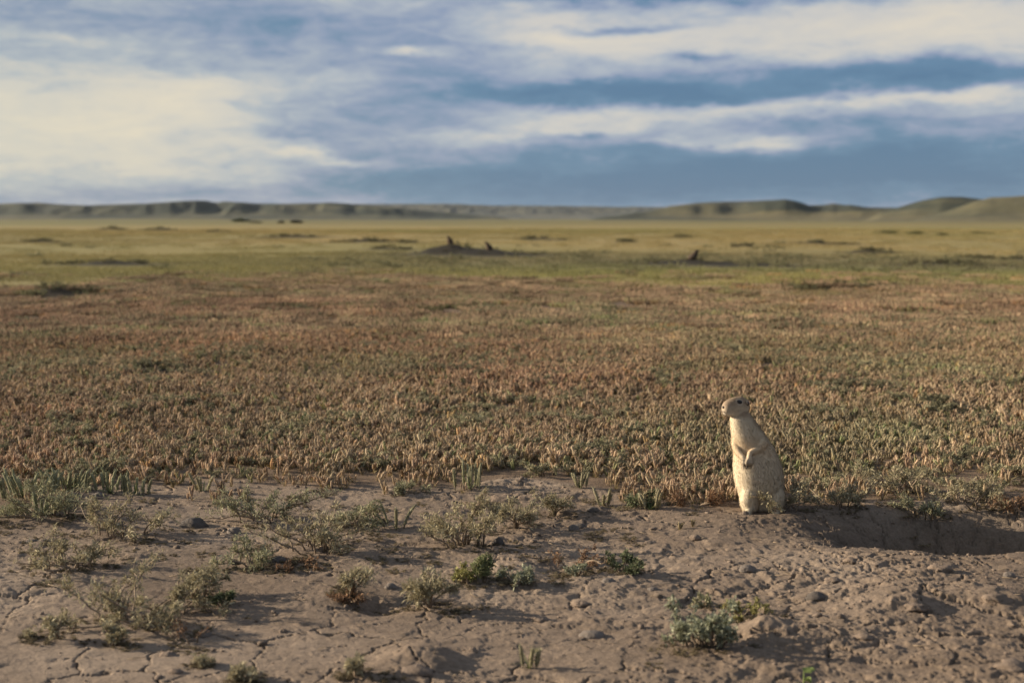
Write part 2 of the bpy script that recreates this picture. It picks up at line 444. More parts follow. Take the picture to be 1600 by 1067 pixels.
# ------------------------------------------------------------------ ground sheet
def patch_colour(x, y):
    """colour of soil and sward, with shade of pit and mounds painted in"""
    r = np.hypot(x, y)
    n = x.shape[0]
    soil = np.array([0.200, 0.151, 0.110]); damp = np.array([0.145, 0.107, 0.077]); pale = np.array([0.258, 0.202, 0.152])
    q = fbm(x * 1.7, y * 1.7, 4, 101)[:, None]
    c = soil + np.clip(q, 0, 1) * (pale - soil) * 1.4 + np.clip(-q, 0, 1) * (damp - soil) * 1.6
    pit_shade = 1.25 * np.exp(-((x - PIT[0]) / 0.36) ** 2 - ((y - PIT[1] - 0.02) / 0.22) ** 2)[:, None]; c = c * (1 - 0.35 * np.clip(pit_shade * 1.4, 0, 1))  # soil darkened inside the pit to paint in its shade
    b = bare_mask(x, y)[:, None]
    litter = np.array([0.150, 0.105, 0.070]) * (1 + 0.35 * fbm(x * 6, y * 6, 3, 103))[:, None]
    c = c * b + litter * (1 - b)
    # plain beyond the brown field: straw, olive and grey green sward in patches
    straw = np.array([0.252, 0.200, 0.080]); olive = np.array([0.212, 0.182, 0.068]); gold = np.array([0.288, 0.215, 0.086]); grey = np.array([0.175, 0.15, 0.078])
    p1 = fbm(x * 0.06, y * 0.035, 4, 105)[:, None]; p2 = fbm(x * 0.15 + 9, y * 0.05, 4, 107)[:, None]
    far = straw + np.clip(p1 * 1.8, 0, 1) * (olive - straw) + np.clip(p2 * 1.5, 0, 1) * (gold - straw)
    p3 = fbm(x * 0.012, y * 0.006, 3, 109)[:, None]
    far = far + np.clip(p3 * 1.4, 0, 1) * (olive * 1.1 - far) * sstep(60, 150, r)[:, None]
    far = far * (1 - np.array([0.36, 0.29, 0.24]) * sstep(80, 350, r)[:, None])
    band = (sstep(19, 23, r) * (1 - sstep(28, 36, r)) * sstep(-6, 0, x + 3 * fbm(x * .2, y * .2, 2, 5)))[:, None]
    far = far + band * (grey - far) * 0.75
    k = sstep(11.0, 20.0, r + 5 * fbm(x * 0.35, y * 0.25, 4, 111))[:, None]
    c = c * (1 - k) + far * k
    for mx, my, a_, b_, h in _M:
        q = np.exp(-(((x - mx) / a_) ** 2 + ((y - my) / b_) ** 2) * 0.6)[:, None]
        q = np.clip(q * 1.6, 0, 1); c = c * (1 - 0.96 * q) + np.array([0.022, 0.019, 0.014]) * 0.96 * q  # dark mound soil, deepened further with painted backlit shade
    return c

def polar_sheet():
    fine = np.arange(-0.385, 0.38501, 0.00105)
    side = 0.385 + np.cumsum(np.concatenate([np.full(62, 0.003), np.geomspace(0.004, 0.28, 28)])); side = side[side < math.pi - 0.1]
    azs = np.concatenate([-side[::-1], fine, side])
    rs = np.concatenate([np.geomspace(0.06, 2.05, 30), np.exp(np.arange(math.log(2.05) + 0.0017, math.log(4.0), 0.0017)), np.exp(np.arange(math.log(4.0), math.log(5.6), 0.003))])
    st = 0.0028; l = [math.log(rs[-1]) + st]
    while l[-1] < math.log(24000):
        st = min(st * 1.022, 0.012 if l[-1] < math.log(120) else 0.06); l.append(l[-1] + st)
    rs = np.concatenate([rs, np.exp(np.array(l))])
    nA, nR = len(azs), len(rs)
    X = (rs[:, None] * np.sin(azs)[None, :]).ravel(); Y = (rs[:, None] * np.cos(azs)[None, :]).ravel()
    Z = height(X, Y)
    V = np.stack([X, Y, Z], 1); V = np.vstack([V, [0, 0, Z[:nA].mean()]])
    i = np.arange(nR - 1)[:, None] * nA; j = np.arange(nA)[None, :]; j2 = (j + 1) % nA
    Q = np.stack([(i + j).ravel(), (i + j2).ravel(), (i + nA + j2).ravel(), (i + nA + j).ravel()], 1)[:, ::-1]
    jj = np.arange(nA); T = np.stack([np.full(nA, len(V) - 1), (jj + 1) % nA, jj], 1)
    C = patch_colour(V[:, 0], V[:, 1])
    return mesh_np('ground', V, [T, Q], C, smooth=True)

g_ = obj('ground', polar_sheet(), M_soil); tag(g_, 'cracked bare earth in front and wide grassy plain behind', 'ground', kind='structure')

# ------------------------------------------------------------------ hills
def hill(name, label, dist, prof, depth, front, seed, ca, cb, gully=0.5, steep=1.0, da=0.0012):
    pr = np.array(prof, float)
    a = np.arctan((pr[:, 0] - CX) / F_PX)
    azs = np.arange(a[0], a[-1], da)
    top = np.interp(azs, a, (HORIZON - pr[:, 1]) / F_PX) * dist
    ds = np.concatenate([np.linspace(-front, 0, 46), np.linspace(0, depth, 12)[1:]])
    A, Dd = np.meshgrid(azs, ds); TOP = np.tile(top, (len(ds), 1))
    u = A * dist
    g1 = 0.6 * fbm(u / 260.0, Dd / 500.0, 3, seed) + 0.7 * fbm(u / 75.0, Dd / 260.0, 4, seed + 1); g2 = 1 - np.abs(fbm(u / 38.0 + 3, Dd / 120.0, 3, seed + 3)) * 2
    push = front * (0.28 * g1 + 0.10 * g2) * gully
    tt = np.clip((Dd + front + push * np.clip(1 + Dd / front, 0, 1) * 1.6) / front, 0, 1)
    cliff = 0.72 * tt ** 1.3 + 0.28 * sstep(0.5, 0.95, tt); cliff = np.where(Dd > 0, 1.0, cliff)
    Z = TOP * cliff * (1 + 0.04 * fbm(u / 30, Dd / 30, 3, seed + 9)) - 0.6 + CAM_H * 0.3
    ends = sstep(azs[0], azs[0] + 0.02, A) * (1 - sstep(azs[-1] - 0.02, azs[-1], A))
    Z = Z * ends - (1 - ends) * 1.0
    rr = dist + Dd
    X = rr * np.sin(A); Y = rr * np.cos(A)
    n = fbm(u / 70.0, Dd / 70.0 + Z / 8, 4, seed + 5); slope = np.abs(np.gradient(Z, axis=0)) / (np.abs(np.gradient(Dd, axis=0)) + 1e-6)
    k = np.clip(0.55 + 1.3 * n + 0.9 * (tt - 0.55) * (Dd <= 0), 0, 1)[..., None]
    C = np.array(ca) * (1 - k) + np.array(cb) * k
    nA, nR = len(azs), len(ds)
    i = np.arange(nR - 1)[:, None] * nA; j = np.arange(nA - 1)[None, :]
    Q = np.stack([(i + j).ravel(), (i + j + 1).ravel(), (i + nA + j + 1).ravel(), (i + nA + j).ravel()], 1)
    me = mesh_np(name, np.stack([X.ravel(), Y.ravel(), Z.ravel()], 1), [Q], C.reshape(-1, 3), smooth=True)
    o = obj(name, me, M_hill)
    return tag(o, label, 'hills', kind='structure')

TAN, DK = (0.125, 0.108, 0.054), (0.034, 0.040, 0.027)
hill('hills', 'long low dark hills along the left horizon', 1500, [(-900, 322), (-300, 319), (0, 318), (60, 317), (110, 320), (140, 321), (230, 318), (270, 315), (320, 313), (390, 316), (440, 318), (520, 316), (580, 320), (640, 326), (700, 331), (760, 336), (820, 339)], 700, 130, 11, (0.092, 0.088, 0.050), (0.032, 0.040, 0.028), 1.0)
hill('hills', 'farthest low ridge in the middle of the horizon', 3200, [(380, 338), (480, 322), (560, 319), (680, 318), (760, 320), (850, 321), (950, 322), (1060, 324), (1200, 326), (1330, 330)], 900, 300, 23, (0.10, 0.098, 0.068), (0.06, 0.066, 0.052), 0.35)
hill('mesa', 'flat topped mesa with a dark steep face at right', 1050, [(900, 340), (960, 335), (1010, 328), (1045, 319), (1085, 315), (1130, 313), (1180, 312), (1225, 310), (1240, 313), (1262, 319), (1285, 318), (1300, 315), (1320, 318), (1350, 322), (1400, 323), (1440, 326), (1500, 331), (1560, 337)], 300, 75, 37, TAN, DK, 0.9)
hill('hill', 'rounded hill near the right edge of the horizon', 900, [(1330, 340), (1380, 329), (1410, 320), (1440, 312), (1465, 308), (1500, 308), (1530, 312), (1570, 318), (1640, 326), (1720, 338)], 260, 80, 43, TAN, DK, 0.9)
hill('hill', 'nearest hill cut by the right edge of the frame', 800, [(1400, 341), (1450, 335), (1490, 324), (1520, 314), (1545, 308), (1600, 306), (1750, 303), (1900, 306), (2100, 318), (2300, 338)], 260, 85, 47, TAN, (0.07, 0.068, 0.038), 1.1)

# ------------------------------------------------------------------ plant shapes
def lerp(a, b, t):
    return np.asarray(a) * (1 - t) + np.asarray(b) * t

def col_between(rng, n, a, b, jit=0.15):
    t = rng.random((n, 1))
    return (np.asarray(a) * (1 - t) + np.asarray(b) * t) * (1 + jit * rng.normal(size=(n, 1))).clip(0.5, 1.6)

def spike_geo(g, rng, base, h, rad, lean, cA, cB, stem=0.35, bracts=34, sides=6):
    """one woolly seed spike on a short stalk"""
    n = 9
    tt = np.linspace(0, 1, n)
    bend = np.array([math.cos(lean[0]), math.sin(lean[0]), 0]) * lean[1]
    P = base + np.stack([bend[0] * tt ** 1.6 * h, bend[1] * tt ** 1.6 * h, tt * h], 1)
    prof = np.where(tt < stem, 0.28, np.interp(tt, [stem, stem + 0.12, 0.8, 0.93, 1.0], [0.6, 0.95, 1.0, 0.75, 0.25]))
    c = lerp(cA, cB, rng.random()) * rng.uniform(0.8, 1.2)
    C = np.where(tt[:, None] < stem, np.array(c) * 0.75, np.array(c))
    g.tube(P, rad * prof * rng.uniform(0.85, 1.15, n), sides, C)
    k = bracts
    if k:
        u = rng.uniform(stem, 1.0, k); an = rng.uniform(0, 2 * math.pi, k)
        Pc = np.stack([np.interp(u, tt, P[:, i]) for i in range(3)], 1)
        out = np.stack([np.cos(an), np.sin(an), np.full(k, 0.75)], 1)
        Pb = Pc + out * np.array([1, 1, 0]) * rad * 0.7
        g.leaves(Pb, out, rng.uniform(0.5, 1.0, k) * rad * 1.5, np.full(k, rad * 0.75), np.array(c) * rng.uniform(0.75, 1.45, (k, 1)), rng)

def grass_leaves(g, rng, base, n, length, width, cA, cB, spread=0.9, seg=3):
    """arching narrow blades from one base"""
    for _ in range(n):
        an = rng.uniform(0, 2 * math.pi); L = length * rng.uniform(0.5, 1.1); tilt = rng.uniform(0.15, spread)
        d = np.array([math.cos(an), math.sin(an), 0]); s = np.array([-d[1], d[0], 0]) * width / 2
        tt = np.linspace(0, 1, seg + 1)
        P = base + d * (np.sin(tilt) * tt * L)[:, None] * (1 + 0.5 * tt[:, None]) + np.array([0, 0, 1.0]) * (np.cos(tilt) * L * (tt - 0.45 * tilt * tt ** 2))[:, None]
        wd = np.array([1, 0.95, 0.7, 0.08]) if seg == 3 else np.linspace(1, 0.1, seg + 1)
        V = np.concatenate([P - s * wd[:, None], P + s * wd[:, None]])
        m = seg + 1
        Q = [(i, i + m, i + m + 1, i + 1) for i in range(seg)]
        g.add(V, None, Q, lerp(cA, cB, rng.random()) * rng.uniform(0.8, 1.2))

SP_A, SP_B = (0.31, 0.208, 0.135), (0.46, 0.34, 0.222)
GL_A, GL_B = (0.21, 0.168, 0.08), (0.32, 0.25, 0.125)

def plantain_parts(seed, green=0.0, hs=1.0):
    rng = np.random.default_rng(seed)
    spikes = []
    a = lerp(SP_A, (0.20, 0.22, 0.11), green); b = lerp(SP_B, (0.32, 0.33, 0.19), green)
    for i in range(rng.integers(2, 5)):
        g = Geo(); p = np.array([rng.normal() * 0.006, rng.normal() * 0.006, 0])
        spike_geo(g, rng, p, rng.uniform(0.022, 0.052) * hs, rng.uniform(0.0031, 0.0044), (rng.uniform(0, 6.28), abs(rng.normal()) * 0.32), a, b)
        spikes.append(g)
    lv = Geo(); grass_leaves(lv, rng, np.zeros(3), rng.integers(6, 11), 0.042 * hs, 0.003, GL_A, GL_B, 1.1)
    return spikes, lv

def merged(geos):
    g = Geo()
    for q in geos:
        off = g.n
        for t_ in q.T: g.T.append(t_ + off)
        for t_ in q.Q: g.Q.append(t_ + off)
        g.V += q.V; g.C += q.C; g.n += q.n
    return g

def shrub_geo(seed, width, hgt, cA, cB, leaf=(0.015, 0.0034), dens=1.0, stemc=(0.21, 0.16, 0.112), mains=None, tufts=7, up=0.5, flat=0.6, srad=0.0018, trunk=0.0, curl=0.25):
    """twisted woody stems forking into twigs that end in leaf clusters"""
    rng = np.random.default_rng(seed)
    st, lv = Geo(), Geo()
    mains = mains or max(3, int(5 + width * 45))
    TP, TD = [], []
    for i in range(mains):
        an = i * 2.399 + rng.normal() * 0.4
        b0 = np.array([math.cos(an + 1), math.sin(an + 1), 0]) * width * 0.30 * rng.random() * (0 if trunk else 1)
        reach = width * 0.5 * rng.uniform(0.3, 1.0)
        d = np.array([math.cos(an), math.sin(an), 0])
        n = 7; tt = np.linspace(0, 1, n)
        zz = hgt * rng.uniform(0.4, 1.0) * (trunk + (1 - trunk) * tt ** flat) * (tt > 0) * (1 - 0.25 * (reach / (width * 0.5)) ** 2 * tt)
        wob = np.cumsum(rng.normal(size=(n, 3)) * width * 0.034, axis=0) * tt[:, None]
        P = b0 + d * (reach * tt ** 1.1)[:, None] + np.stack([0 * tt, 0 * tt, zz], 1) + wob
        P[0, 2] = -0.004; P[:, 2] = np.maximum(P[:, 2], -0.004)
        st.tube(P, srad * np.linspace(1.25, 0.55, n), 5, np.array(stemc) * rng.uniform(0.8, 1.25))
        for k in range(rng.integers(4, 8)):
            f = rng.uniform(0.35, 0.95); p0 = np.array([np.interp(f, tt, P[:, c_]) for c_ in range(3)])
            a2 = an + rng.normal() * 0.9; L = rng.uniform(0.35, 0.8) * max(hgt * 0.55, 0.018)
            dd = np.array([math.cos(a2) * (1 - up), math.sin(a2) * (1 - up), up * rng.uniform(0.5, 1.2)])
            m = 4; t2 = np.linspace(0, 1, m)
            P2 = p0 + dd * (L * t2)[:, None] + np.cumsum(rng.normal(size=(m, 3)) * L * 0.07, axis=0) * t2[:, None]
            P2[:, 2] = np.maximum(P2[:, 2], 0.003)
            st.tube(P2, srad * np.linspace(0.6, 0.35, m), 4, np.array(stemc) * rng.uniform(0.85, 1.35))
            for q in (0.55, 0.95):
                TP.append(np.array([np.interp(q, t2, P2[:, c_]) for c_ in range(3)])); TD.append(dd)
        TP.append(P[-1]); TD.append(d * 0.4 + np.array([0, 0, 0.6]))
    TP = np.array(TP); TD = np.array(TD)
    k = max(1, int(round(tufts * dens)))
    P = np.repeat(TP, k, axis=0) + rng.normal(size=(len(TP) * k, 3)) * leaf[0] * 0.28
    D = np.repeat(TD, k, axis=0) * 0.8 + rng.normal(size=(len(TP) * k, 3)) * 0.6
    keep = P[:, 2] > 0.001; P, D = P[keep], D[keep]; n = len(P)
    tuftc = np.repeat(rng.uniform(0.75, 1.2, (len(TP), 1)), k, axis=0)[keep]
    lv.leaves(P, D, leaf[0] * rng.uniform(0.55, 1.15, n), leaf[1] * rng.uniform(0.7, 1.2, n), col_between(rng, n, cA, cB) * tuftc, rng, curl, 0.3)
    return st, lv

# ------------------------------------------------------------------ scatter by geometry nodes (uncountable ground cover)
def scatter(name, label, cat, pts, rot, scl, idx, tint, sources):
    src = bpy.data.collections.new(name + '_sources')
    for i, s in enumerate(sources):
        o = bpy.data.objects.new('%s_source_%03d' % (name, i), s); src.objects.link(o)
    me = bpy.data.meshes.new(name); me.vertices.add(len(pts)); me.vertices.foreach_set('co', np.asarray(pts, np.float32).ravel())
    def att(nm, ty, key, arr):
        a_ = me.attributes.new(nm, ty, 'POINT'); a_.data.foreach_set(key, np.asarray(arr, np.int32 if ty == 'INT' else np.float32).ravel())
    att('rot', 'FLOAT_VECTOR', 'vector', rot); att('scl', 'FLOAT_VECTOR', 'vector', scl); att('idx', 'INT', 'value', idx); att('tint', 'FLOAT_VECTOR', 'vector', tint)
    o = tag(obj(name, me), label, cat, kind='stuff')
    ng = bpy.data.node_groups.new(name, 'GeometryNodeTree')
    ng.interface.new_socket('Geometry', in_out='INPUT', socket_type='NodeSocketGeometry')
    ng.interface.new_socket('Geometry', in_out='OUTPUT', socket_type='NodeSocketGeometry')
    N, L = ng.nodes, ng.links
    gi, go = N.new('NodeGroupInput'), N.new('NodeGroupOutput')
    ci = N.new('GeometryNodeCollectionInfo'); ci.inputs['Collection'].default_value = src
    ci.inputs['Separate Children'].default_value = True; ci.inputs['Reset Children'].default_value = True
    ip = N.new('GeometryNodeInstanceOnPoints'); ip.inputs['Pick Instance'].default_value = True
    def named(nm, ty):
        q = N.new('GeometryNodeInputNamedAttribute'); q.data_type = ty; q.inputs['Name'].default_value = nm
        return [s for s in q.outputs if s.enabled][0]
    e2r = N.new('FunctionNodeEulerToRotation'); L.new(named('rot', 'FLOAT_VECTOR'), e2r.inputs[0])
    L.new(gi.outputs[0], ip.inputs['Points']); L.new(ci.outputs[0], ip.inputs['Instance'])
    L.new(e2r.outputs[0], ip.inputs['Rotation']); L.new(named('scl', 'FLOAT_VECTOR'), ip.inputs['Scale']); L.new(named('idx', 'INT'), ip.inputs['Instance Index'])
    L.new(ip.outputs[0], go.inputs[0])
    md = o.modifiers.new('scatter', 'NODES'); md.node_group = ng
    return o

def with_mat(me, m):
    me.materials.append(m); return me

HALF = 0.47     # half angle of the planted sector, wider than the view
def sector(rng, n, r0, r1):
    r = np.sqrt(rng.uniform(r0 * r0, r1 * r1, n)); a_ = rng.uniform(-HALF, HALF, n)
    return r * np.sin(a_), r * np.cos(a_)

def field_tint(x, y, rng):
    n = len(x); r = np.hypot(x, y)
    red = fbm(x * 0.9, y * 0.6, 3, 201)[:, None]; grn = fbm(x * 1.4 + 7, y * 1.0, 3, 203)[:, None]
    t_ = np.ones((n, 3)) + np.clip(red, 0, 1) * np.array([0.04, -0.05, -0.04]) * 2 + np.clip(grn - 0.12, 0, 1) * np.array([-0.14, -0.01, -0.08]) * 2
    far = sstep(5.0, 8.5, r)[:, None]
    t_ *= 1 + far * (np.array([0.96, 0.95, 0.90]) - 1)
    t_ *= (1 + 0.24 * rng.normal(size=(n, 1))).clip(0.5, 1.6)
    odd = rng.random((n, 1)); t_ = np.where(odd < 0.09, t_ * np.array([0.72, 0.92, 0.72]), np.where(odd > 0.97, t_ * np.array([1.10, 0.97, 0.75]), t_))
    t_ *= (1 + 0.22 * fbm(x * 2.2, y * 1.5, 3, 207))[:, None]
    return t_.clip(0.3, 1.7)

# --- plantain: the nearest 300 as single plants, the rest of the field as ground cover
rng = np.random.default_rng(5)
PL = [plantain_parts(100 + i, green=[0, 0, 0.1, 0, 0.2, 0, 0.4, 0.1, 0, 0.1][i]) for i in range(10)]
X, Y = sector(rng, 115000, 3.2, 9.5)
e = field_edge(X) + 0.10 * fbm(X * 5, Y * 5, 3, 31) + 0.30 * fbm(X * 2.3, Y * 2.3, 3, 33)
dens = (0.10 * sstep(-0.40, 0.0, Y - e) * sstep(0.1, 0.5, fbm(X * 7, Y * 7, 2, 35)) + 0.9 * sstep(-0.06, 0.34, Y - e)) * np.clip(0.80 + 0.9 * fbm(X * 3.2, Y * 2.2, 3, 211), 0.06, 1)
right = sstep(0.55, 0.9, X) * (1 - sstep(4.2, 5.0, Y)); dens *= 1 - 0.62 * right
for mx, my, a_, b_, h in _M: dens *= 1 - np.exp(-(((X - mx) / a_) ** 2 + ((Y - my) / b_) ** 2))
SQ = np.array(gp0(1190, 793))
dens *= (np.hypot(X - SQ[0], Y - SQ[1] + 0.02) > 0.11) & ~((np.abs(X - SQ[0]) < 0.17) & (Y < SQ[1] + 0.04)) & ~((X > SQ[0]) & (Y < field_edge(X) - 0.02))
k = rng.random(len(X)) < dens; X, Y = X[k], Y[k]
Z = height(X, Y) - 0.002
order = np.argsort(np.hypot(X, Y) + 4 * (np.abs(np.arctan2(X, Y)) > 0.355)); near, rest = order[:300], order[300:]
SPM = [([with_mat(s.mesh('seed_spike'), M_spike) for s in sp_], with_mat(lv.mesh('leaves'), M_leaf)) for sp_, lv in PL]
for i in near:
    v = int(rng.integers(10)); sc_ = rng.uniform(0.55, 0.95)
    o = thing('plantain_plant', 'small plantain with fuzzy tan seed spikes along the front edge of the brown field', 'plant', (X[i], Y[i], Z[i]), rng.uniform(0, 6.28), 'plantains along the front edge of the field')
    o.scale = (sc_, sc_, sc_)
    for s in SPM[v][0]: obj('seed_spike', s, parent=o)
    tag(obj('leaves', SPM[v][1], parent=o), kind='stuff')
SRC = [with_mat(merged(sp_ + [lv]).mesh('plantain'), M_ileaf) for sp_, lv in PL]
n = len(rest)
scatter('plantain_field', 'dense brown plantain field with countless fuzzy seed spikes', 'ground cover', np.stack([X[rest], Y[rest], Z[rest]], 1),
        np.stack([rng.normal(size=n) * 0.22, rng.normal(size=n) * 0.22, rng.uniform(0, 6.28, n)], 1), np.repeat(rng.uniform(0.42, 0.92, (n, 1)), 3, 1) * (1 + 0.25 * fbm(X[rest] * 2, Y[rest] * 2, 3, 213))[:, None],
        rng.integers(0, 10, n), field_tint(X[rest], Y[rest], rng), SRC)

# --- the same plants farther off, in patches
def patch(seed, size, count, lo):
    r_ = np.random.default_rng(seed); g = Geo()
    for _ in range(count):
        p = np.array([r_.uniform(-.5, .5) * size, r_.uniform(-.5, .5) * size, 0]); gr = 0.5 if r_.random() < 0.16 else 0.0
        spike_geo(g, r_, p, r_.uniform(0.024, 0.054), r_.uniform(0.0034, 0.0048), (r_.uniform(0, 6.28), abs(r_.normal()) * 0.22), lerp(SP_A, (0.2, 0.22, 0.11), gr), lerp(SP_B, (0.32, 0.33, 0.19), gr), 0.3, lo, 5)
        if r_.random() < 0.5: grass_leaves(g, r_, p, 4, 0.042, 0.0035, GL_A, GL_B, 1.1, 2)
    return with_mat(g.mesh('patch'), M_ileaf)
SRC2 = [patch(300 + i, 0.24, 70, 6) for i in range(7)]
X, Y = sector(rng, 9500, 9.0, 21.0)
r_ = np.hypot(X, Y) + 5 * fbm(X * 0.35, Y * 0.25, 4, 111)
k = (rng.random(len(X)) < (1 - sstep(11.5, 20.0, r_)) * np.clip(0.8 + 0.9 * fbm(X * 1.6, Y * 1.0, 3, 215), 0.1, 1)); X, Y = X[k], Y[k]; n = len(X)
scatter('distant_plantain_field', 'far part of the reddish brown plantain field', 'ground cover', np.stack([X, Y, height(X, Y) - 0.003], 1),
        np.stack([np.zeros(n), np.zeros(n), rng.uniform(0, 6.28, n)], 1), np.repeat(rng.uniform(0.75, 1.05, (n, 1)), 3, 1), rng.integers(0, 7, n), field_tint(X, Y, rng), SRC2)

# --- grass on the plain
def tuft(seed, size, count, length, cA, cB):
    r_ = np.random.default_rng(seed); g = Geo()
    for _ in range(count):
        grass_leaves(g, r_, np.array([r_.normal() * size, r_.normal() * size, 0]), 5, length * r_.uniform(0.5, 1.1), 0.006, cA, cB, 0.8, 2)
    return with_mat(g.mesh('tuft'), M_ileaf)
GA, GB = (0.27, 0.215, 0.092), (0.38, 0.30, 0.135)
SRC3 = [tuft(400 + i, 0.16, 46, 0.085, GA, GB) for i in range(6)]
x1, y1 = sector(rng, 5600, 11.0, 32); x2, y2 = sector(rng, 7500, 30, 110)
X, Y = np.concatenate([x1, x2]), np.concatenate([y1, y2]); r_ = np.hypot(X, Y)
k = rng.random(len(X)) < sstep(11.0, 20.0, r_ + 5 * fbm(X * 0.35, Y * 0.25, 4, 111)) * np.clip(0.75 + 0.9 * fbm(X * 0.5, Y * 0.3, 3, 217), 0.1, 1); X, Y, r_ = X[k], Y[k], r_[k]; n = len(X)
k = np.ones(len(X), bool)
for mx, my, a_, b_, h in _M[:6]: k &= ((X - mx) / a_) ** 2 + ((Y - my + 0.3 * b_) / (b_ * 1.5)) ** 2 > 2.0
X, Y, r_ = X[k], Y[k], r_[k]; n = len(X)
tn = patch_colour(X, Y) / np.array([0.255, 0.195, 0.078]) * (1 + 0.12 * rng.normal(size=(n, 1)))
grnr = (sstep(15, 17, r_) * (1 - sstep(21, 26, r_)) * sstep(-3, 2, X))[:, None]; tn = tn * (1 + grnr * (np.array([0.85, 0.98, 0.85]) - 1))
scatter('grass_tufts', 'pale yellow green grass covering the plain', 'grass', np.stack([X, Y, height(X, Y) - 0.003], 1),
        np.stack([np.zeros(n), np.zeros(n), rng.uniform(0, 6.28, n)], 1), np.repeat((rng.uniform(0.7, 1.2, n) * (1 + sstep(30, 90, r_) * 1.0))[:, None], 3, 1) * np.array([1, 1, 0.8]), rng.integers(0, 6, n), tn.clip(0.25, 1.8), SRC3)

# --- grey green weeds: among the plantains, on the mounds and in the band beyond the field
def weed(seed, width, h, cA, cB, **kw):
    st, lv = shrub_geo(seed, width, h, cA, cB, **kw)
    return with_mat(merged([st, lv]).mesh('weed'), M_ileaf)
SRC4 = [weed(500 + i, 0.11, 0.04, (0.21, 0.195, 0.11), (0.36, 0.33, 0.205), tufts=6, leaf=(0.012, 0.004)) for i in range(4)] + [weed(520 + i, 0.40, 0.085, (0.15, 0.15, 0.078), (0.26, 0.245, 0.135), tufts=5, mains=12, leaf=(0.026, 0.010)) for i in range(4)]
PX, SX, IX, TX = [], [], [], []
x1, y1 = sector(rng, 3800, 3.4, 12)
k = ((y1 - field_edge(x1)) > 0.05) & (rng.random(3800) < np.clip(0.4 + 1.3 * fbm(x1 * 1.1, y1 * 0.8, 3, 221), 0.05, 1)) & (np.hypot(x1 - SQ[0], y1 - SQ[1]) > 0.14)
for x_, y_ in zip(x1[k], y1[k]): PX.append((x_, y_)); SX.append(rng.uniform(0.35, 1.1)); IX.append(int(rng.integers(4))); TX.append(np.array([1, 1, 1]) * rng.uniform(0.75, 1.15))
x1, y1 = sector(rng, 1500, 16, 40)
k = rng.random(1500) < sstep(19, 23, np.hypot(x1, y1)) * (1 - sstep(27, 34, np.hypot(x1, y1))) * sstep(-6, 0, x1) * 0.55 + 0.03
for x_, y_ in zip(x1[k], y1[k]): PX.append((x_, y_)); SX.append(rng.uniform(0.4, 0.95)); IX.append(4 + int(rng.integers(4))); TX.append(np.array([1, 1, 1]) * rng.uniform(0.8, 1.3))
for mi, (mx, my, a_, b_, h) in enumerate(_M):
    for _ in range(int(5 + min(a_ * 9, 36)) if mi > 3 or mi == 2 else 5):
        x_, y_ = mx + rng.normal() * a_ * 0.62, my + rng.normal() * b_ * 0.5 - 0.1 * b_
        if my < 8: PX.append((x_, y_)); SX.append(rng.uniform(0.6, 1.2)); IX.append(int(rng.integers(4)))
        else: PX.append((x_, y_)); SX.append(rng.uniform(0.35, 0.8) * (0.5 if mi < 4 else 0.8) * (1 + my / 90)); IX.append(4 + int(rng.integers(4)))
        TX.append(np.array([1, 1, 1]) * rng.uniform(0.5, 0.95))
PX = np.array(PX); n = len(PX)
scatter('weeds', 'low grey green weeds among the field and on the mounds', 'weeds', np.stack([PX[:, 0], PX[:, 1], height(PX[:, 0], PX[:, 1]) - 0.003], 1),
        np.stack([np.zeros(n), np.zeros(n), rng.uniform(0, 6.28, n)], 1), np.repeat(np.array(SX)[:, None], 3, 1), IX, np.array(TX), SRC4)

# ------------------------------------------------------------------ plants on the bare ground, one by one
PALE = ((0.23, 0.195, 0.112), (0.42, 0.37, 0.235)); GREYG = ((0.20, 0.195, 0.108), (0.36, 0.34, 0.21)); GREEN = ((0.14, 0.16, 0.07), (0.25, 0.255, 0.125))
SAGE = ((0.20, 0.21, 0.13), (0.37, 0.375, 0.26)); DARKG = ((0.09, 0.105, 0.055), (0.16, 0.175, 0.09)); YELG = ((0.22, 0.205, 0.07), (0.36, 0.33, 0.13)); DRY = ((0.16, 0.09, 0.05), (0.27, 0.165, 0.095))
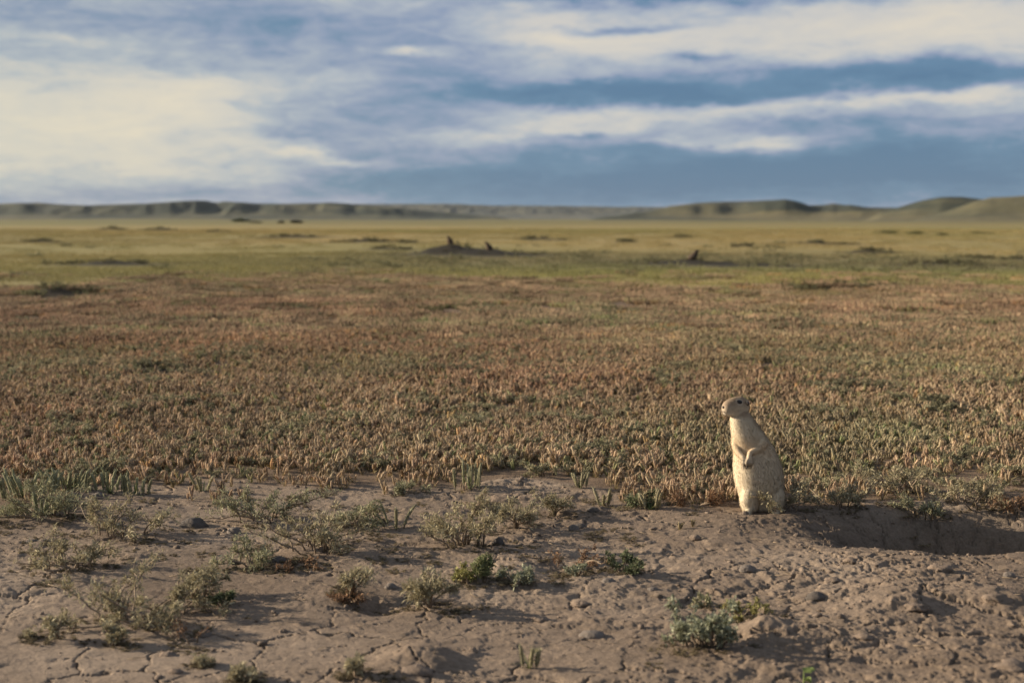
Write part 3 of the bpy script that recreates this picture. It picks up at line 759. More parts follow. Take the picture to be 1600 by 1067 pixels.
# px, py (foot), width px, height px, colours, label, options
PLANTS = [
    (222, 968, 205, 78, PALE, 'widest olive grey shrublet sprawling on bare dirt at lower left', dict(mains=20, tufts=10)),
    (318, 932, 62, 66, PALE, 'leggy shrublet with pale green top beside the widest sprawling shrublet', dict(mains=6, trunk=0.25)),
    (348, 946, 34, 30, DARKG, 'tiny dark green bushy sprig right of the leggy shrublet', dict(leaf=(.008, .003), tufts=12, mains=7)),
    (112, 888, 112, 62, PALE, 'rounded olive grey shrublet left of the middle of the dirt, near left edge', dict(mains=14)),
    (188, 838, 125, 72, PALE, 'bushy grey shrublet with raised crown behind the rounded one at left', dict(mains=14)),
    (90, 1000, 48, 52, PALE, 'tree shaped seedling with forked stem in the lower left corner', dict(trunk=.45, mains=6, tufts=6, leaf=(.011, .004))),
    (47, 998, 18, 22, PALE, 'tiny twig seedling left of the tree shaped one in the lower left corner', dict(trunk=.4, mains=3, tufts=4, leaf=(.008, .003))),
    (178, 1008, 46, 42, PALE, 'small pale seedling in front of the widest sprawling shrublet', dict(trunk=.35, mains=6, tufts=7, leaf=(.011, .004))),
    (296, 1004, 74, 50, DRY, 'low leaning brown twig lying by a stone at lower left', dict(mains=4, tufts=2, leaf=(.010, .003))),
    (70, 806, 125, 56, GREYG, 'dense grey green shrublet in front of the green tuft at the left edge', dict(mains=20, tufts=10)),
    (405, 812, 140, 62, GREYG, 'green tinged wide shrublet behind dark stones, left of centre', dict(mains=17)),
    (492, 862, 130, 72, PALE, 'pale grey shrublet with tangled stems, left of centre', dict(mains=16)),
    (395, 884, 88, 42, GREYG, 'low green grey shrublet in front of the dark stones', dict(mains=9)),
    (464, 888, 60, 14, DRY, 'flat reddish dry mat plant beside the low green grey shrublet', dict(mains=9, tufts=4, leaf=(.009, .004))),
    (552, 936, 62, 58, PALE, 'umbrella topped shrublet standing at the edge of a dark hollow', dict(trunk=.5, mains=7)),
    (545, 945, 50, 22, DRY, 'red brown low herb at the foot of the umbrella topped shrublet', dict(mains=8, tufts=5, leaf=(.009, .004))),
    (672, 952, 84, 82, PALE, 'upright grey shrublet right of the dark hollow', dict(mains=9, trunk=.15, tufts=9)),
    (757, 908, 52, 58, GREEN, 'bright green upright herb in the middle of the dirt', dict(mains=6, up=.85, leaf=(.012, .004), tufts=9, trunk=.1)),
    (728, 910, 34, 28, YELG, 'yellow green low herb left of the bright green one', dict(mains=6, leaf=(.010, .004))),
    (806, 906, 60, 34, SAGE, 'grey green low herb right of the bright green one', dict(mains=8, leaf=(.010, .004))),
    (722, 852, 105, 92, PALE, 'tallest grey shrublet near the middle, its crown overlapping the field edge', dict(mains=18, tufts=10)),
    (806, 828, 88, 66, PALE, 'grey shrublet on thin bent stems right of the tallest one', dict(mains=11, trunk=.2)),
    (866, 806, 66, 46, PALE, 'small grey shrublet at the field edge beside dark pebbles', dict(mains=8, trunk=.15)),
    (560, 822, 92, 48, GREYG, 'low grey green shrublet mat left of the finger shaped spikes', dict(mains=13)),
    (905, 886, 92, 40, DRY, 'dry brown trailing herb right of the bright green herb', dict(mains=9, tufts=3, leaf=(.009, .004))),
    (982, 896, 66, 32, DARKG, 'dark green ferny herb at the end of the dry brown trailing one', dict(mains=11, leaf=(.009, .004), tufts=10)),
    (897, 902, 28, 18, SAGE, 'tiny grey green sprig before the dry brown trailing herb', dict(mains=5, leaf=(.008, .003))),
    (1103, 1010, 98, 68, SAGE, 'silvery green feathery herb in the right foreground', dict(mains=16, leaf=(.011, .0045), tufts=12, up=.6)),
    (1168, 964, 66, 44, YELG, 'yellow green sprigs behind the silvery feathery herb', dict(mains=7, up=.85, leaf=(.007, .004), tufts=7)),
    (1101, 948, 24, 26, GREYG, 'small grey sprig just above the silvery feathery herb', dict(mains=4, up=.8, leaf=(.008, .0035))),
    (555, 1062, 46, 42, PALE, 'pale umbel topped seedling at the bottom edge', dict(trunk=.55, mains=6, tufts=6, leaf=(.010, .0035))),
    (376, 1066, 44, 46, PALE, 'fork stemmed seedling cut by the bottom edge, left of centre', dict(trunk=.4, mains=6, tufts=7, leaf=(.010, .0035))),
    (318, 1042, 30, 20, PALE, 'tiny bent seedling above the bottom edge at left', dict(trunk=.3, mains=4, tufts=5, leaf=(.009, .003))),
    (1222, 797, 84, 46, PALE, 'olive shrublet leaning in front of the ground squirrel\'s haunch', dict(mains=10, leaf=(.011, .004))),
    (1305, 789, 90, 36, PALE, 'straggly olive shrublet behind the left rim of the burrow', dict(mains=11)),
    (1395, 770, 110, 56, PALE, 'tallest straggly shrublet behind the burrow', dict(mains=14)),
    (1440, 792, 84, 34, GREYG, 'low shrublet right behind the burrow rim', dict(mains=10)),
    (1525, 786, 105, 40, PALE, 'wide low shrublet behind the right part of the burrow', dict(mains=13)),
    (1588, 792, 70, 44, DRY, 'brown shrublet behind the burrow at the right edge', dict(mains=9, tufts=6)),
    (1000, 792, 40, 28, DARKG, 'dark low weed at the field edge left of the ground squirrel', dict(mains=8, tufts=7)),
    (1080, 790, 70, 26, DRY, 'brown dry weed at the field edge close to the ground squirrel', dict(mains=9, tufts=6)),
    (640, 772, 50, 20, GREYG, 'small grey weed on the pale strip before the field, centre left', dict(mains=7, tufts=6)),
]
for i, (px, py, wp, hp, cc, lab, opt) in enumerate(PLANTS):
    x_, y_, z_ = gp(px, py); s = y_ / F_PX
    o = thing('shrublet' if cc in (PALE, GREYG) else 'herb', lab, 'plant', (x_, y_, z_ - 0.003), random.Random(i).uniform(0, 6.28))
    kw = dict(dens=1.0); kw.update(opt)
    st, lv = shrub_geo(700 + i, wp * s * 1.12, hp * s * 0.74, cc[0], cc[1], **kw)
    obj('stems', st.mesh('stems', True), M_stem, o)
    tag(obj('leaves', lv.mesh('leaves'), M_leaf, o), kind='stuff')

dpt = []
for (px, py, wp, hp, cc, lab, opt) in PLANTS:
    x_, y_, z_ = gp(px, py); s = y_ / F_PX
    for _ in range(int(3 + wp / 9)): dpt.append((x_ + rng.normal() * wp * s * 0.42, y_ + rng.normal() * wp * s * 0.45))
for _ in range(260):
    px, py = rng.uniform(-40, 1000), rng.uniform(765, 900); dpt.append(gp0(px, py))
dpt = np.array(dpt); dpt = dpt[np.hypot(dpt[:, 0] - SQ[0], dpt[:, 1] - SQ[1]) > 0.13]; n = len(dpt)
scatter('ground_litter', 'tiny dry seedlings and leaf litter around the shrublets', 'litter', np.stack([dpt[:, 0], dpt[:, 1], height(dpt[:, 0], dpt[:, 1]) - 0.002], 1),
        np.stack([np.zeros(n), np.zeros(n), rng.uniform(0, 6.28, n)], 1), np.repeat(rng.uniform(0.12, 0.5, (n, 1)) ** 1.2, 3, 1) * np.array([1, 1, 0.42]), rng.integers(0, 4, n), np.array([0.95, 0.82, 0.78]) * rng.uniform(0.4, 0.9, (n, 1)), SRC4[:4])

def spike_cluster(seed, px, py, n, hpx, wpx, green, lab, lean=0.3, leafy=10, radius=0.0040):
    x_, y_, z_ = gp(px, py); s = y_ / F_PX; r_ = np.random.default_rng(seed)
    o = thing('spiked_plantain', lab, 'plant', (x_, y_, z_ - 0.003))
    for k in range(n):
        g = Geo(); an = k * 2.4 + r_.normal() * 0.3
        p = np.array([math.cos(an), math.sin(an) * 0.7, 0]) * wpx * s * 0.28 * math.sqrt(r_.random())
        spike_geo(g, r_, p, hpx * s * r_.uniform(0.6, 1.0), radius * r_.uniform(0.8, 1.1), (an, lean * r_.uniform(0.3, 1.3)), lerp((0.27, 0.21, 0.13), (0.18, 0.19, 0.105), green), lerp((0.38, 0.31, 0.2), (0.30, 0.31, 0.19), green), 0.15, 60, 7)
        obj('seed_spike', g.mesh('seed_spike'), M_spike, o)
    lv = Geo(); grass_leaves(lv, r_, np.zeros(3), leafy, hpx * s * 0.75, 0.0042, (0.12, 0.15, 0.06), (0.24, 0.25, 0.12), 1.2)
    tag(obj('leaves', lv.mesh('leaves'), M_leaf, o), kind='stuff')
spike_cluster(1, 826, 1040, 3, 52, 44, 0.5, 'three finger like spikes standing in the bare foreground', 0.28, 7)
spike_cluster(2, 620, 826, 5, 44, 70, 0.6, 'curved grey green finger shaped spikes on the dirt left of the tallest shrublet', 0.55, 9)
spike_cluster(3, 1016, 797, 7, 38, 66, 0.4, 'cluster of curved spikes at the field edge left of the ground squirrel', 0.45, 9)
spike_cluster(4, 40, 778, 24, 46, 160, 0.8, 'tall green spiked tuft at the left edge where the field begins', 0.45, 40)
spike_cluster(5, 105, 768, 18, 42, 120, 0.75, 'green spiked tuft right of the tall one at the left edge', 0.45, 30)
spike_cluster(6, 64, 806, 5, 40, 40, 0.9, 'short green spikes in front of the dense shrublet at the left edge', 0.3, 12)
spike_cluster(7, 172, 770, 9, 40, 90, 0.8, 'green grey spikes at the field edge right of the left tufts', 0.25, 16)
spike_cluster(8, 212, 772, 8, 40, 90, 0.7, 'rounded clump of green grey spikes at the field edge, a step from the left tufts', 0.25, 14)
spike_cluster(9, 318, 768, 5, 34, 44, 0.5, 'few short spikes at the field edge behind the bushy shrublet', 0.4, 8)
spike_cluster(10, 735, 766, 9, 48, 90, 0.65, 'tall pale spikes at the field edge above the tallest shrublet', 0.18, 14)
spike_cluster(11, 905, 764, 5, 32, 56, 0.5, 'short spikes at the field edge behind the dark pebbles', 0.35, 9)
spike_cluster(12, 940, 788, 4, 30, 40, 0.4, 'stubby spikes on the dirt between pebbles and field edge', 0.4, 7)

# seedling with broad leaves
x_, y_, z_ = gp(1256, 1072)
o = thing('seedling', 'bright green seedling with broad leaves at the bottom edge', 'plant', (x_, y_, z_ - 0.002))
g = Geo(); r_ = np.random.default_rng(77)
for k, (lx, lz) in enumerate([(0.0, 0.032), (0.012, 0.018), (-0.014, 0.014)]):
    g.tube([(0, 0, 0), (lx * 0.5, 0, lz * 0.6), (lx, -0.002 * k, lz)], [0.0016, 0.0013, 0.001], 5, (0.16, 0.20, 0.06))
obj('stem', g.mesh('stem', True), M_stem, o)
for k in range(13):
    g = Geo(); b_ = np.array([[(0.0, 0, 0.031), (0.012, -.002, 0.017), (-0.014, -.003, 0.013)][k % 3]]); an = k * 2.2
    g.leaves(b_, np.array([[math.cos(an), math.sin(an), 0.35]]), np.array([0.019 if k % 3 == 0 else 0.014]), np.array([0.0095]), col_between(r_, 1, (0.12, 0.17, 0.05), (0.22, 0.27, 0.09)), r_, 0.1, 0.15)
    obj('leaf', g.mesh('leaf'), M_leaf, o)

# ------------------------------------------------------------------ clods and stones
def clod_mesh(seed, w_, d_, h_, c, rough=0.35):
    r_ = np.random.default_rng(seed); import bmesh
    bm = bmesh.new(); bmesh.ops.create_icosphere(bm, subdivisions=3, radius=1.0)
    V = np.array([v.co[:] for v in bm.verts]); T = np.array([[v.index for v in f.verts] for f in bm.faces]); bm.free()
    o_ = r_.uniform(0, 50, 3)
    n = fbm(V[:, 0] * 1.9 + o_[0] + V[:, 2] * 1.3, V[:, 1] * 1.9 + o_[1] - V[:, 2], 5, seed, 0.7) * 1.4
    n2 = np.round(fbm(V[:, 0] * 0.9 + o_[2], V[:, 1] * 0.9 + V[:, 2] * 1.1, 2, seed + 5) * 4) / 4
    V = V * (1 + rough * n + 0.4 * rough * n2)[:, None] * np.array([w_, d_, h_])
    V[:, 2] = np.where(V[:, 2] < 0, V[:, 2] * 0.5, V[:, 2])
    C = np.array(c) * (1 + 0.25 * n[:, None])
    return mesh_np('clod', V, [T], C, smooth=False if h_ > 0.012 else True)
DIRT, STONE, DSTONE = (0.172, 0.13, 0.098), (0.15, 0.125, 0.105), (0.085, 0.072, 0.062)
CLODS = [
    (302, 822, 42, 17, DSTONE, 'largest dark flat stone behind the low green grey shrublet'), (366, 832, 24, 13, STONE, 'grey stone right of the largest dark flat stone'),
    (148, 792, 15, 8, DSTONE, 'small dark stone on the dirt near the left tufts'), (154, 776, 24, 9, STONE, 'flat stone at the field edge beside the left tufts'),
    (320, 992, 24, 17, STONE, 'rounded grey stone beside the leaning brown twig'), (366, 880, 16, 12, DSTONE, 'dark stone at the left foot of the low green grey shrublet'),
    (436, 878, 28, 10, DSTONE, 'dark flat stone at the right foot of the low green grey shrublet'), (611, 920, 22, 11, STONE, 'smooth oval stone between the umbrella topped and the upright shrublet'),
    (655, 1046, 56, 20, DIRT, 'largest earth clod on the low swell at the bottom, left of the three spikes'), (737, 1018, 18, 12, DIRT, 'pointed earth clod between largest clod and three spikes'),
    (926, 992, 42, 14, STONE, 'long grey stone half sunk in dirt right of the three spikes'), (846, 970, 24, 11, DIRT, 'oval clod above the three spikes'),
    (908, 942, 26, 11, DIRT, 'flat clod above the long half sunk stone'), (1167, 896, 26, 11, STONE, 'brown stone in the open dirt below the ground squirrel'),
    (1088, 844, 20, 13, DIRT, 'crumbly clod left below the ground squirrel'), (1274, 938, 30, 13, DSTONE, 'dark rounded stone right of the yellow green sprigs'),
    (1164, 803, 14, 11, DIRT, 'small clod right at the feet of the ground squirrel'), (1352, 998, 30, 10, DIRT, 'low clod in the open dirt at lower right'),
    (906, 822, 22, 9, DSTONE, 'dark pebble in front of the field edge spikes'), (926, 802, 20, 8, DSTONE, 'flat dark pebble behind another pebble near the field edge'),
    (778, 848, 18, 14, DSTONE, 'round black stone under the tallest shrublet'), (896, 826, 18, 12, STONE, 'grey stone at the foot of the small shrublet by the pebbles'),
    (1156, 944, 22, 12, DIRT, 'round clod between the yellow green sprigs'), (1395, 892, 30, 15, DIRT, 'lumpy clod on the front lip of the burrow'),
    (1470, 890, 40, 20, DIRT, 'double lumped clod in the middle of the burrow\'s front lip'), (1576, 898, 22, 10, STONE, 'pale flat stone on the front lip near the right edge'),
    (1300, 908, 26, 9, DIRT, 'flat clod left of the front lip of the burrow'), (1330, 880, 22, 10, DIRT, 'dark clod at the left end of the burrow\'s front lip'),
    (1558, 936, 44, 20, DIRT, 'big rough clod at the right edge below the burrow'), (1580, 1046, 50, 18, DIRT, 'wide clod in the lower right corner'),
    (1430, 948, 40, 16, DIRT, 'rough clod on the spoil in the middle right'), (50, 848, 24, 6, DSTONE, 'flat dark flake at the left edge'),
    (40, 892, 28, 8, DIRT, 'low clod at the left edge left of the rounded shrublet'), (52, 915, 26, 5, DIRT, 'flat flake below the low clod at the left edge'),
    (262, 1022, 30, 12, DIRT, 'low dark clod in the lower left foreground'), (275, 1052, 22, 10, DIRT, 'round clod near the bottom edge at lower left'),
    (165, 990, 14, 8, DIRT, 'small clod by the small pale seedling'), (443, 988, 14, 11, DIRT, 'small round clod alone in the dirt left of centre'),
    (1014, 850, 20, 7, DIRT, 'small flat clod in the dirt left of the crumbly clod'), (1020, 925, 18, 7, STONE, 'pale pebble below the dark green ferny herb'),
    (950, 912, 22, 8, STONE, 'pebble in front of the dark green ferny herb'), (1180, 1006, 30, 14, DIRT, 'earth lump right of the silvery feathery herb'),
]
for i, (px, py, wp, hp, c, lab) in enumerate(CLODS):
    x_, y_, z_ = gp(px, py); s = y_ / F_PX; r_ = random.Random(i)
    st = c is not DIRT
    o = obj('stone' if st else 'dirt_clod', clod_mesh(900 + i, wp * s * 0.5, wp * s * r_.uniform(0.35, 0.55), hp * s * (0.75 if st else 0.55), c, 0.28 if st else 0.55), M_clod, loc=(x_, y_, z_ - 0.001), rz=0.0)
    tag(o, lab, 'stone' if st else 'clod')

# crumbs of earth, too many to count
g = Geo(); r_ = np.random.default_rng(8)
base = [clod_mesh(950 + i, 1, 1, 0.7, (1, 1, 1), 0.35) for i in range(1)]
import bmesh as _b
bm = _b.new(); _b.ops.create_icosphere(bm, subdivisions=1, radius=1.0); IV = np.array([v.co[:] for v in bm.verts]); IT = np.array([[v.index for v in f.verts] for f in bm.faces]); bm.free()
X, Y = sector(r_, 13000, 1.9, 4.6)
k = bare_mask(X, Y) > 0.4; k &= r_.random(len(X)) < np.clip(0.35 + 0.9 * fbm(X * 2.2, Y * 2.2, 3, 231) + 0.4 * sstep(0.3, 1.2, X), 0.04, 1); X, Y = X[k], Y[k]; Z = height(X, Y)
for x_, y_, z_ in zip(X, Y, Z):
    s = 0.0011 + 0.0032 * r_.random() ** 4 + (0.004 if r_.random() < 0.03 else 0)
    V = IV * (1 + 0.25 * r_.normal(size=(len(IV), 1))) * np.array([s * r_.uniform(.8, 1.7), s * r_.uniform(.8, 1.5), s * r_.uniform(.5, .9)]) + np.array([x_, y_, z_ + s * 0.2])
    g.add(V, IT, None, np.array(DIRT) * r_.uniform(0.7, 1.3))
tag(obj('earth_crumbs', g.mesh('earth_crumbs'), M_clod), 'loose crumbs of earth strewn over the bare ground', 'crumbs', kind='stuff')

g = Geo(); X, Y = sector(r_, 620, 1.95, 4.4); k = bare_mask(X, Y) > 0.3; X, Y = X[k], Y[k]; Z = height(X, Y)
for x_, y_, z_ in zip(X, Y, Z):
    L = r_.uniform(0.008, 0.034); an = r_.uniform(0, 6.28); d_ = np.array([math.cos(an), math.sin(an), 0]); n_ = np.array([-d_[1], d_[0], 0])
    p = np.array([x_, y_, z_ + 0.002])
    g.tube([p - d_ * L / 2, p + n_ * L * r_.normal() * 0.12 + np.array([0, 0, 0.002]), p + d_ * L / 2 + np.array([0, 0, r_.uniform(0, .006)])], [.0006, .0008, .0004], 4, np.array([0.25, 0.19, 0.125]) * r_.uniform(0.5, 1.3))
tag(obj('dry_litter', g.mesh('dry_litter'), M_stem), 'bits of dry stem strewn over the bare ground', 'litter', kind='stuff')

# ------------------------------------------------------------------ ground squirrels
MM = 0.3545e-3
def zp(zx, zy, y=0.0):
    """outline units of the animal -> metres, x right, y away, z up"""
    return np.array([(zx - 550) * MM, y, (940 - zy) * MM])

def ball(g, c, rx, ry, rz, rot=None, seg=16):
    th = np.linspace(0, math.pi, seg // 2 + 1)[1:-1]; ph = np.arange(seg) * 2 * math.pi / seg
    V = [(0, 0, 1)] + [(math.sin(t_) * math.cos(p_), math.sin(t_) * math.sin(p_), math.cos(t_)) for t_ in th for p_ in ph] + [(0, 0, -1)]
    V = np.array(V) * np.array([rx, ry, rz])
    if rot is not None: V = V @ np.array(rot.to_3x3()).T
    m = len(th); Q, T = [], []
    for i in range(m - 1):
        for k in range(seg): Q.append((1 + i * seg + k, 1 + (i + 1) * seg + k, 1 + (i + 1) * seg + (k + 1) % seg, 1 + i * seg + (k + 1) % seg))
    for k in range(seg): T.append((0, 1 + k, 1 + (k + 1) % seg)); T.append((len(V) - 1, 1 + (m - 1) * seg + (k + 1) % seg, 1 + (m - 1) * seg + k))
    g.add(V + np.asarray(c), T, Q)

def squirrel_body():
    g = Geo()
    # trunk: rings (zoom y, left, right, depth factor, depth offset)
    RN = [(955, 440, 670, .80, 0), (925, 416, 688, .86, 0), (880, 394, 704, .91, .004), (830, 374, 714, .93, .004), (770, 354, 719, .945, .003), (700, 339, 716, .95, .002), (620, 332, 698, .94, .000), (550, 328, 674, .92, -.002),
          (480, 325, 640, .86, -.002), (420, 314, 598, .88, -.003), (370, 306, 562, .90, -.004), (320, 301, 526, .92, -.005), (275, 296, 494, .92, -.006), (235, 300, 462, .9, -.006), (200, 330, 440, .9, -.006)]
    sg = 28; V = []
    for zy, a, b, dp, oy in RN:
        c = zp((a + b) / 2, zy, oy); hw = ((b - a) / 2 - (10 if zy > 560 else 14)) * MM
        for k in range(sg):
            p_ = k * 2 * math.pi / sg; cs, sn = math.cos(p_), math.sin(p_)
            V.append(c + np.array([hw * np.sign(cs) * abs(cs) ** 0.92, hw * dp * np.sign(sn) * abs(sn) ** 0.92, 0]))
    V = np.array(V); Q = []
    for i in range(len(RN) - 1):
        for k in range(sg): Q.append((i * sg + k, i * sg + (k + 1) % sg, (i + 1) * sg + (k + 1) % sg, (i + 1) * sg + k))
    V = np.vstack([V, zp(555, 958), zp(385, 185)]); T = []
    for k in range(sg): T.append((len(V) - 2, (k + 1) % sg, k)); T.append((len(V) - 1, (len(RN) - 1) * sg + k, (len(RN) - 1) * sg + (k + 1) % sg))
    g.add(V, T, Q)
    # head: sections along the skull axis, turned a little to the camera
    ax = np.array([-0.90, -0.43, 0.07]); ax /= np.linalg.norm(ax)
    sd_ = np.cross(ax, (0, 0, 1)); sd_ /= np.linalg.norm(sd_); up = np.cross(sd_, ax)
    hc = zp(440, 196, 0.010); Lh = 0.0735
    HS = [(0.0, .35, .35, .000), (.08, .70, .72, .000), (.20, .94, .95, .001), (.35, 1.0, 1.0, .002), (.50, .95, .93, .0015), (.62, .92, .92, 0), (.72, .84, .87, -.0010), (.81, .74, .80, -.002), (.89, .65, .71, -.0030), (.95, .54, .60, -.0034), (1.0, .34, .40, -.003)]
    V = []
    for t_, rw, rh, dz_ in HS:
        c = hc + ax * Lh * t_ + up * dz_
        for k in range(20):
            p_ = k * 2 * math.pi / 20
            V.append(c + sd_ * math.cos(p_) * rw * 0.0245 + up * math.sin(p_) * rh * 0.0268)
    V = np.array(V); Q = []
    for i in range(len(HS) - 1):
        for k in range(20): Q.append((i * 20 + k, (i + 1) * 20 + k, (i + 1) * 20 + (k + 1) % 20, i * 20 + (k + 1) % 20))
    V = np.vstack([V, hc, hc + ax * Lh * 1.015 - up * .002]); T = []
    for k in range(20): T.append((len(V) - 2, k, (k + 1) % 20)); T.append((len(V) - 1, (len(HS) - 1) * 20 + (k + 1) % 20, (len(HS) - 1) * 20 + k))
    g.add(V, T, Q)
    ball(g, hc + ax * Lh * 0.55 - up * 0.010 + sd_ * 0.009, .018, .014, .015); ball(g, hc + ax * Lh * 0.55 - up * 0.010 - sd_ * 0.009, .018, .014, .015)   # cheeks
    ball(g, hc + ax * Lh * 0.80 - up * 0.0125, .0125, .010, .0062)                                                                                      # lower jaw
    # arms folded on the chest; hands with four fingers
    def limb(pts, rad, n=10): g.tube(pts, rad, n)
    ball(g, zp(508, 432, -.016), .021, .022, .030)
    limb([zp(530, 440, -.024), zp(515, 468, -.033), zp(495, 486, -.039), zp(462, 492, -.047), zp(438, 500, -.0515)], [.021, .0175, .0130, .0090, .0066])
    limb([zp(438, 496, -.0515), zp(428, 520, -.0575), zp(424, 545, -.0605)], [.0072, .0066, .0062])
    limb([zp(352, 430, -.005), zp(350, 475, -.020), zp(362, 508, -.038), zp(388, 535, -.052), zp(398, 550, -.056)], [.012, .0105, .0085, .0070, .0058])
    for k in range(4):
        o_ = (k - 1.5)
        limb([zp(424 + o_ * 9, 545, -.0625), zp(424 + o_ * 13, 568, -.0640 - .0004 * k), zp(427 + o_ * 11, 590, -.0605)], [.0032, .0028, .0021], 8)
        limb([zp(398 + o_ * 8, 550, -.056), zp(400 + o_ * 10, 575, -.0575), zp(405 + o_ * 9, 598, -.054)], [.0031, .0027, .0020], 8)
    # thumb stubs
    limb([zp(436, 528, -.062), zp(446, 545, -.0635)], [.0028, .002], 8); limb([zp(404, 540, -.057), zp(412, 556, -.060)], [.0028, .002], 8)
    # hind legs: thighs, shins, long feet on the ground
    ball(g, zp(452, 850, -.030), .027, .025, .040); ball(g, zp(640, 852, -.024), .025, .027, .038)
    ball(g, zp(452, 905, -.034), .021, .020, .016); ball(g, zp(636, 905, -.030), .019, .022, .016)
    for fx, fy in ((438, -.054), (640, -.052)):
        limb([zp(fx + 15, 930, fy + .03), zp(fx - 5, 934, fy), zp(fx - 22, 938, fy - .014)], [.011, .0095, .007])
        for k in range(5):
            q = (k - 2) * 0.004
            limb([zp(fx - 20, 938, fy - .012) + np.array([q, abs(q) * .3, 0]), zp(fx - 32, 941, fy - .023) + np.array([q * 1.5, abs(q) * .6, 0])], [.0034, .0022], 8)
    # short tail behind
    limb([zp(640, 915, .045), zp(690, 925, .075), zp(700, 932, .115), zp(680, 936, .145)], [.011, .010, .009, .004])
    me = g.mesh('body_raw')
    tmp = bpy.data.objects.new('tmp', me); COL.objects.link(tmp)
    m1 = tmp.modifiers.new('r', 'REMESH'); m1.mode = 'VOXEL'; m1.voxel_size = 0.0019; m1.use_smooth_shade = True
    m2 = tmp.modifiers.new('s', 'SMOOTH'); m2.factor = 0.5; m2.iterations = 6
    dg = bpy.context.evaluated_depsgraph_get(); dg.update()
    out = bpy.data.meshes.new_from_object(tmp.evaluated_get(dg))
    bpy.data.objects.remove(tmp)
    return out, (hc, ax, sd_, up, Lh)

SQM, (HC, HAX, HSD, HUP, HL) = squirrel_body(); SQM.name = 'body'
nv = len(SQM.vertices)
SV = np.zeros(nv * 3, np.float32); SQM.vertices.foreach_get('co', SV); SV = SV.reshape(-1, 3).astype(float)
SN = np.zeros(nv * 3, np.float32); SQM.vertices.foreach_get('normal', SN); SN = SN.reshape(-1, 3).astype(float)

def pelt_colour(p, nrm):
    z = p[:, 2]; h = (p - HC) @ HAX / HL; inhead = sstep(0.232, 0.250, z) * sstep(0.02, 0.16, h)
    belly = nrm @ np.array([-0.80, -0.58, -0.12])                              # 1 on the belly, -1 on the back
    back = np.array([0.43, 0.345, 0.235]); side = np.array([0.51, 0.425, 0.30]); bel = np.array([0.68, 0.58, 0.425]); tanc = np.array([0.55, 0.395, 0.235])
    k = sstep(-0.55, 0.15, belly)[:, None]; c = back * (1 - k) + side * k
    k = sstep(0.25, 0.85, belly)[:, None]; c = c * (1 - k) + bel * k
    sh = np.exp(-((z - 0.165) / 0.030) ** 2)[:, None] * sstep(-0.8, 0.2, belly)[:, None]; c = c * (1 - 0.6 * sh) + tanc * 0.6 * sh   # tan shoulders
    belly_shade = np.exp(-((p[:, 0] - zp(500, 700)[0]) / 0.022) ** 2)[:, None] * sstep(0.19, 0.10, z)[:, None] * (nrm[:, 1] < 0.2)[:, None] * 0.45; c = c * (1 - belly_shade) + np.array([0.43, 0.37, 0.285]) * belly_shade  # grey shade down the middle of the belly, painted into the coat
    nape = sstep(0.17, 0.22, z)[:, None] * sstep(0.2, -0.4, belly)[:, None] * 0.7; c = c * (1 - nape) + np.array([0.36, 0.265, 0.165]) * nape
    upn = nrm @ HUP
    crown = np.array([0.29, 0.21, 0.135]); cheek = np.array([0.50, 0.41, 0.285]); chin = np.array([0.78, 0.70, 0.56])
    k = sstep(-0.25, 0.45, upn)[:, None]; hcol = cheek * (1 - k) + crown * k
    k = sstep(0.25, 0.8, -upn)[:, None]; hcol = hcol * (1 - k) + chin * k
    sn = sstep(0.80, 0.98, h)[:, None]; hcol = hcol * (1 - 0.45 * sn) + np.array([0.33, 0.25, 0.18]) * 0.45 * sn
    # pale ring round each eye
    for e_ in EYES:
        d_ = np.linalg.norm(p - e_, axis=1); k = np.exp(-((d_ - 0.0072) / 0.0022) ** 2)[:, None] * 0.4; hcol = hcol * (1 - k) + np.array([0.68, 0.6, 0.46]) * k
    k = inhead[:, None]; c = c * (1 - k) + hcol * k
    # dusky hands
    hand = (np.exp(-(((p - zp(425, 575, -.062)) / np.array([.014, .012, .012])) ** 2).sum(1)) + np.exp(-(((p - zp(402, 580, -.055)) / np.array([.011, .012, .012])) ** 2).sum(1)))[:, None].clip(0, 1)
    return c * (1 - 0.55 * hand) + np.array([0.12, 0.095, 0.075]) * 0.55 * hand

faces = [tuple(p.vertices) for p in SQM.polygons]
bvh = BVHTree.FromPolygons([Vector(v) for v in SV], faces)
def on_front(zx, zy):
    p = zp(zx, zy); hit, nrm, _, _ = bvh.ray_cast(Vector((p[0], -0.5, p[2])), Vector((0, 1, 0)))
    return (np.array(hit), np.array(nrm)) if hit is not None else (p, np.array([0, -1.0, 0]))
e1, n1_ = on_front(368, 144)
off = (e1 - HC) @ HSD; e2 = e1 - 2 * off * HSD
hit, nrm, _, _ = bvh.find_nearest(Vector(e2)); e2 = np.array(hit); n2_ = np.array(nrm)
EYES = [e1, e2]
a_ = SQM.attributes.new('Col', 'FLOAT_COLOR', 'POINT'); cc = np.ones((nv, 4), np.float32); cc[:, :3] = pelt_colour(SV, SN); a_.data.foreach_set('color', cc.ravel())
SQM.materials.clear(); SQM.materials.append(M_skin)

